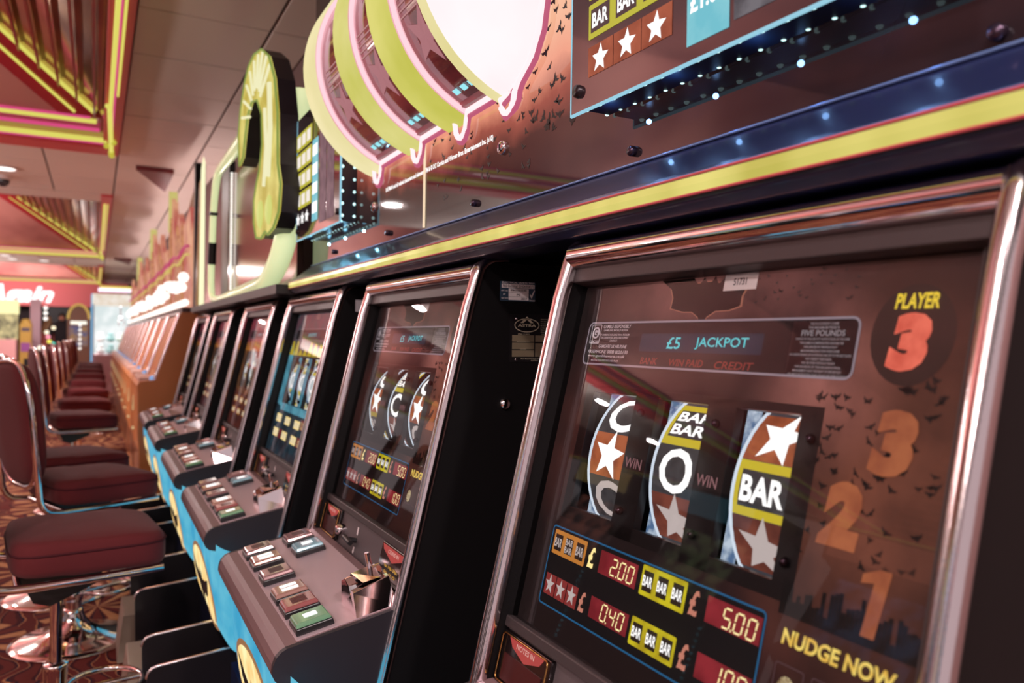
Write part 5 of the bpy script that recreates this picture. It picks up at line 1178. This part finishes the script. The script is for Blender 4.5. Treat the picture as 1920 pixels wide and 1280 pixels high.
MB().box((-.03, -.13, .45), (.08, -.12, .62)).build('tray_door', INKBLK, e)
e = empty('crane_machine', (-1.05, 22.6, 0), 'red and gold machine standing right of the pink pillar', 'arcade machine')
MB().box((-.16, -.2, 0), (.16, .2, 1.2)).build('cabinet', mat('crane_red', (190, 90, 80), .5), e, .01)
m = MB(); m.hexa([(-.16, -.2, 1.2), (.16, -.2, 1.2), (.16, .2, 1.2), (-.16, .2, 1.2)], [(-.05, -.1, 1.62), (.05, -.1, 1.62), (.05, .1, 1.62), (-.05, .1, 1.62)]); m.build('roof', mat('crane_gold', (150, 110, 60), .5), e)
tr = empty('lamp_string', (-.93, 20.2, 0), 'upright string of coloured and white bulbs behind the stools', 'light string')
MB().tube([(0, 0, 0), (0, 0, 1.32)], .015, 6).build('stand', BLACKP, tr)
for j, (c_, dx, z) in enumerate((((255, 240, 210), -.03, 1.22), ((255, 150, 170), .0, 1.12), ((236, 220, 90), .02, 1.02), ((60, 190, 170), .09, .97), ((255, 246, 225), -.24, .83), ((255, 246, 225), -.16, .88), ((255, 236, 200), -.28, .74), ((255, 236, 200), .10, 1.32))):
    MB().ball((dx, -.02, z), .045, 10).build('bulb', glow('string_bulb_%d' % j, c_, 1.4), tr)
m = MB()
for z in (1.55, 1.68, 1.80): m.ball((-1.06, 21.7, z), .045, 10)
o = m.build('wall_lamp', MATS['bulb_warm']); tag(o, 'three white bulbs running down beside the pink pillar', 'light string')
# shop front below the fascia: dark opening
MB().box((-1.2, 26.3, 0), (.0, 26.5, 1.98)).build('door_1', mat('dark_opening', (14, 10, 12), .6), kind='structure')
# person in dark clothes
pe = empty('person', (-.74, 22.3, 0), 'person in a dark top standing with back to the dark doorway', 'person')
me = bpy.data.meshes.new('body')
V = [(0, 0, .93), (0, 0, 1.15), (0, 0, 1.38), (0, -.01, 1.48), (0, -.02, 1.60), (.19, 0, 1.40), (.25, -.03, 1.12), (.20, -.14, .93), (-.19, 0, 1.40), (-.25, -.03, 1.12), (-.20, -.14, .93), (.10, 0, .88), (.11, -.01, .48), (.11, .02, .08), (.12, -.10, .04), (-.10, 0, .88), (-.11, -.01, .48), (-.11, .02, .08), (-.12, -.10, .04)]
E_ = [(0, 1), (1, 2), (2, 3), (3, 4), (2, 5), (5, 6), (6, 7), (2, 8), (8, 9), (9, 10), (0, 11), (11, 12), (12, 13), (13, 14), (0, 15), (15, 16), (16, 17), (17, 18)]
Rr = [.14, .13, .15, .055, .09, .06, .045, .035, .06, .045, .035, .09, .065, .045, .04, .09, .065, .045, .04]
me.from_pydata(V, E_, []); bo = bpy.data.objects.new('body', me); COL.objects.link(bo); bo.parent = pe; me.materials.append(mat('dark_clothes', (34, 26, 34), .8))
md = bo.modifiers.new('skin', 'SKIN'); me.skin_vertices[0].data[0].use_root = True
for i, r_ in enumerate(Rr): me.skin_vertices[0].data[i].radius = (r_, r_)
bo.modifiers.new('sub', 'SUBSURF').render_levels = 2
m = MB(); m.ball((0, -.02, 1.58), .082, 16, (.85, .95, 1.2)); m.ball((0, -.10, 1.57), .014, 8); hd = m.build('head', mat('skin', (190, 132, 112), .6), pe)
m = MB(); m.ball((0, .0, 1.615), .088, 16, (.9, 1., 1.05)); m.build('hair', mat('hair_dark', (40, 26, 24), .8), pe)

# ------------------------------------------------------------------ other side of the aisle, met in reflections
OT = ['lit arcade cabinet across the aisle, nearest', 'lit arcade cabinet across the aisle, second', 'lit arcade cabinet across the aisle, third', 'lit arcade cabinet across the aisle, fourth', 'lit arcade cabinet across the aisle, fifth', 'lit arcade cabinet across the aisle, sixth']
SCR = [(90, 150, 170), (190, 160, 90), (170, 80, 80), (90, 130, 180), (150, 170, 120), (190, 110, 90)]
for i in range(6):
    e = empty('arcade_cabinet', (-4.0, -1.6+1.7*i, 0), OT[i], 'arcade machine', 'arcade cabinets across the aisle')
    MB().prism([(-.4, 0), (.35, 0), (.35, .8), (.5, .9), (.3, 1.0), (.1, 1.6), (.25, 1.65), (.25, 1.9), (-.4, 1.9)], -.5, .5).build('cabinet', BLACK, e, .01)
    m = MB(); m.add([(.31, -.4, 1.02), (.31, .4, 1.02), (.125, .4, 1.55), (.125, -.4, 1.55)], [(0, 1, 2, 3)]); m.build('screen', glow('screen_%d' % i, SCR[i], 1.3, noise=(8, (40, 30, 40))), e)
    MB().box((.255, -.46, 1.67), (.265, .46, 1.88)).build('header', glow('header_%d' % i, SCR[(i+2) % 6], 1.6), e)
    m = MB()
    for j in range(14): m.ball((.37, -.45, .15+.05*j), .012, 6)
    m.build('led', MATS['led_cyan'], e)
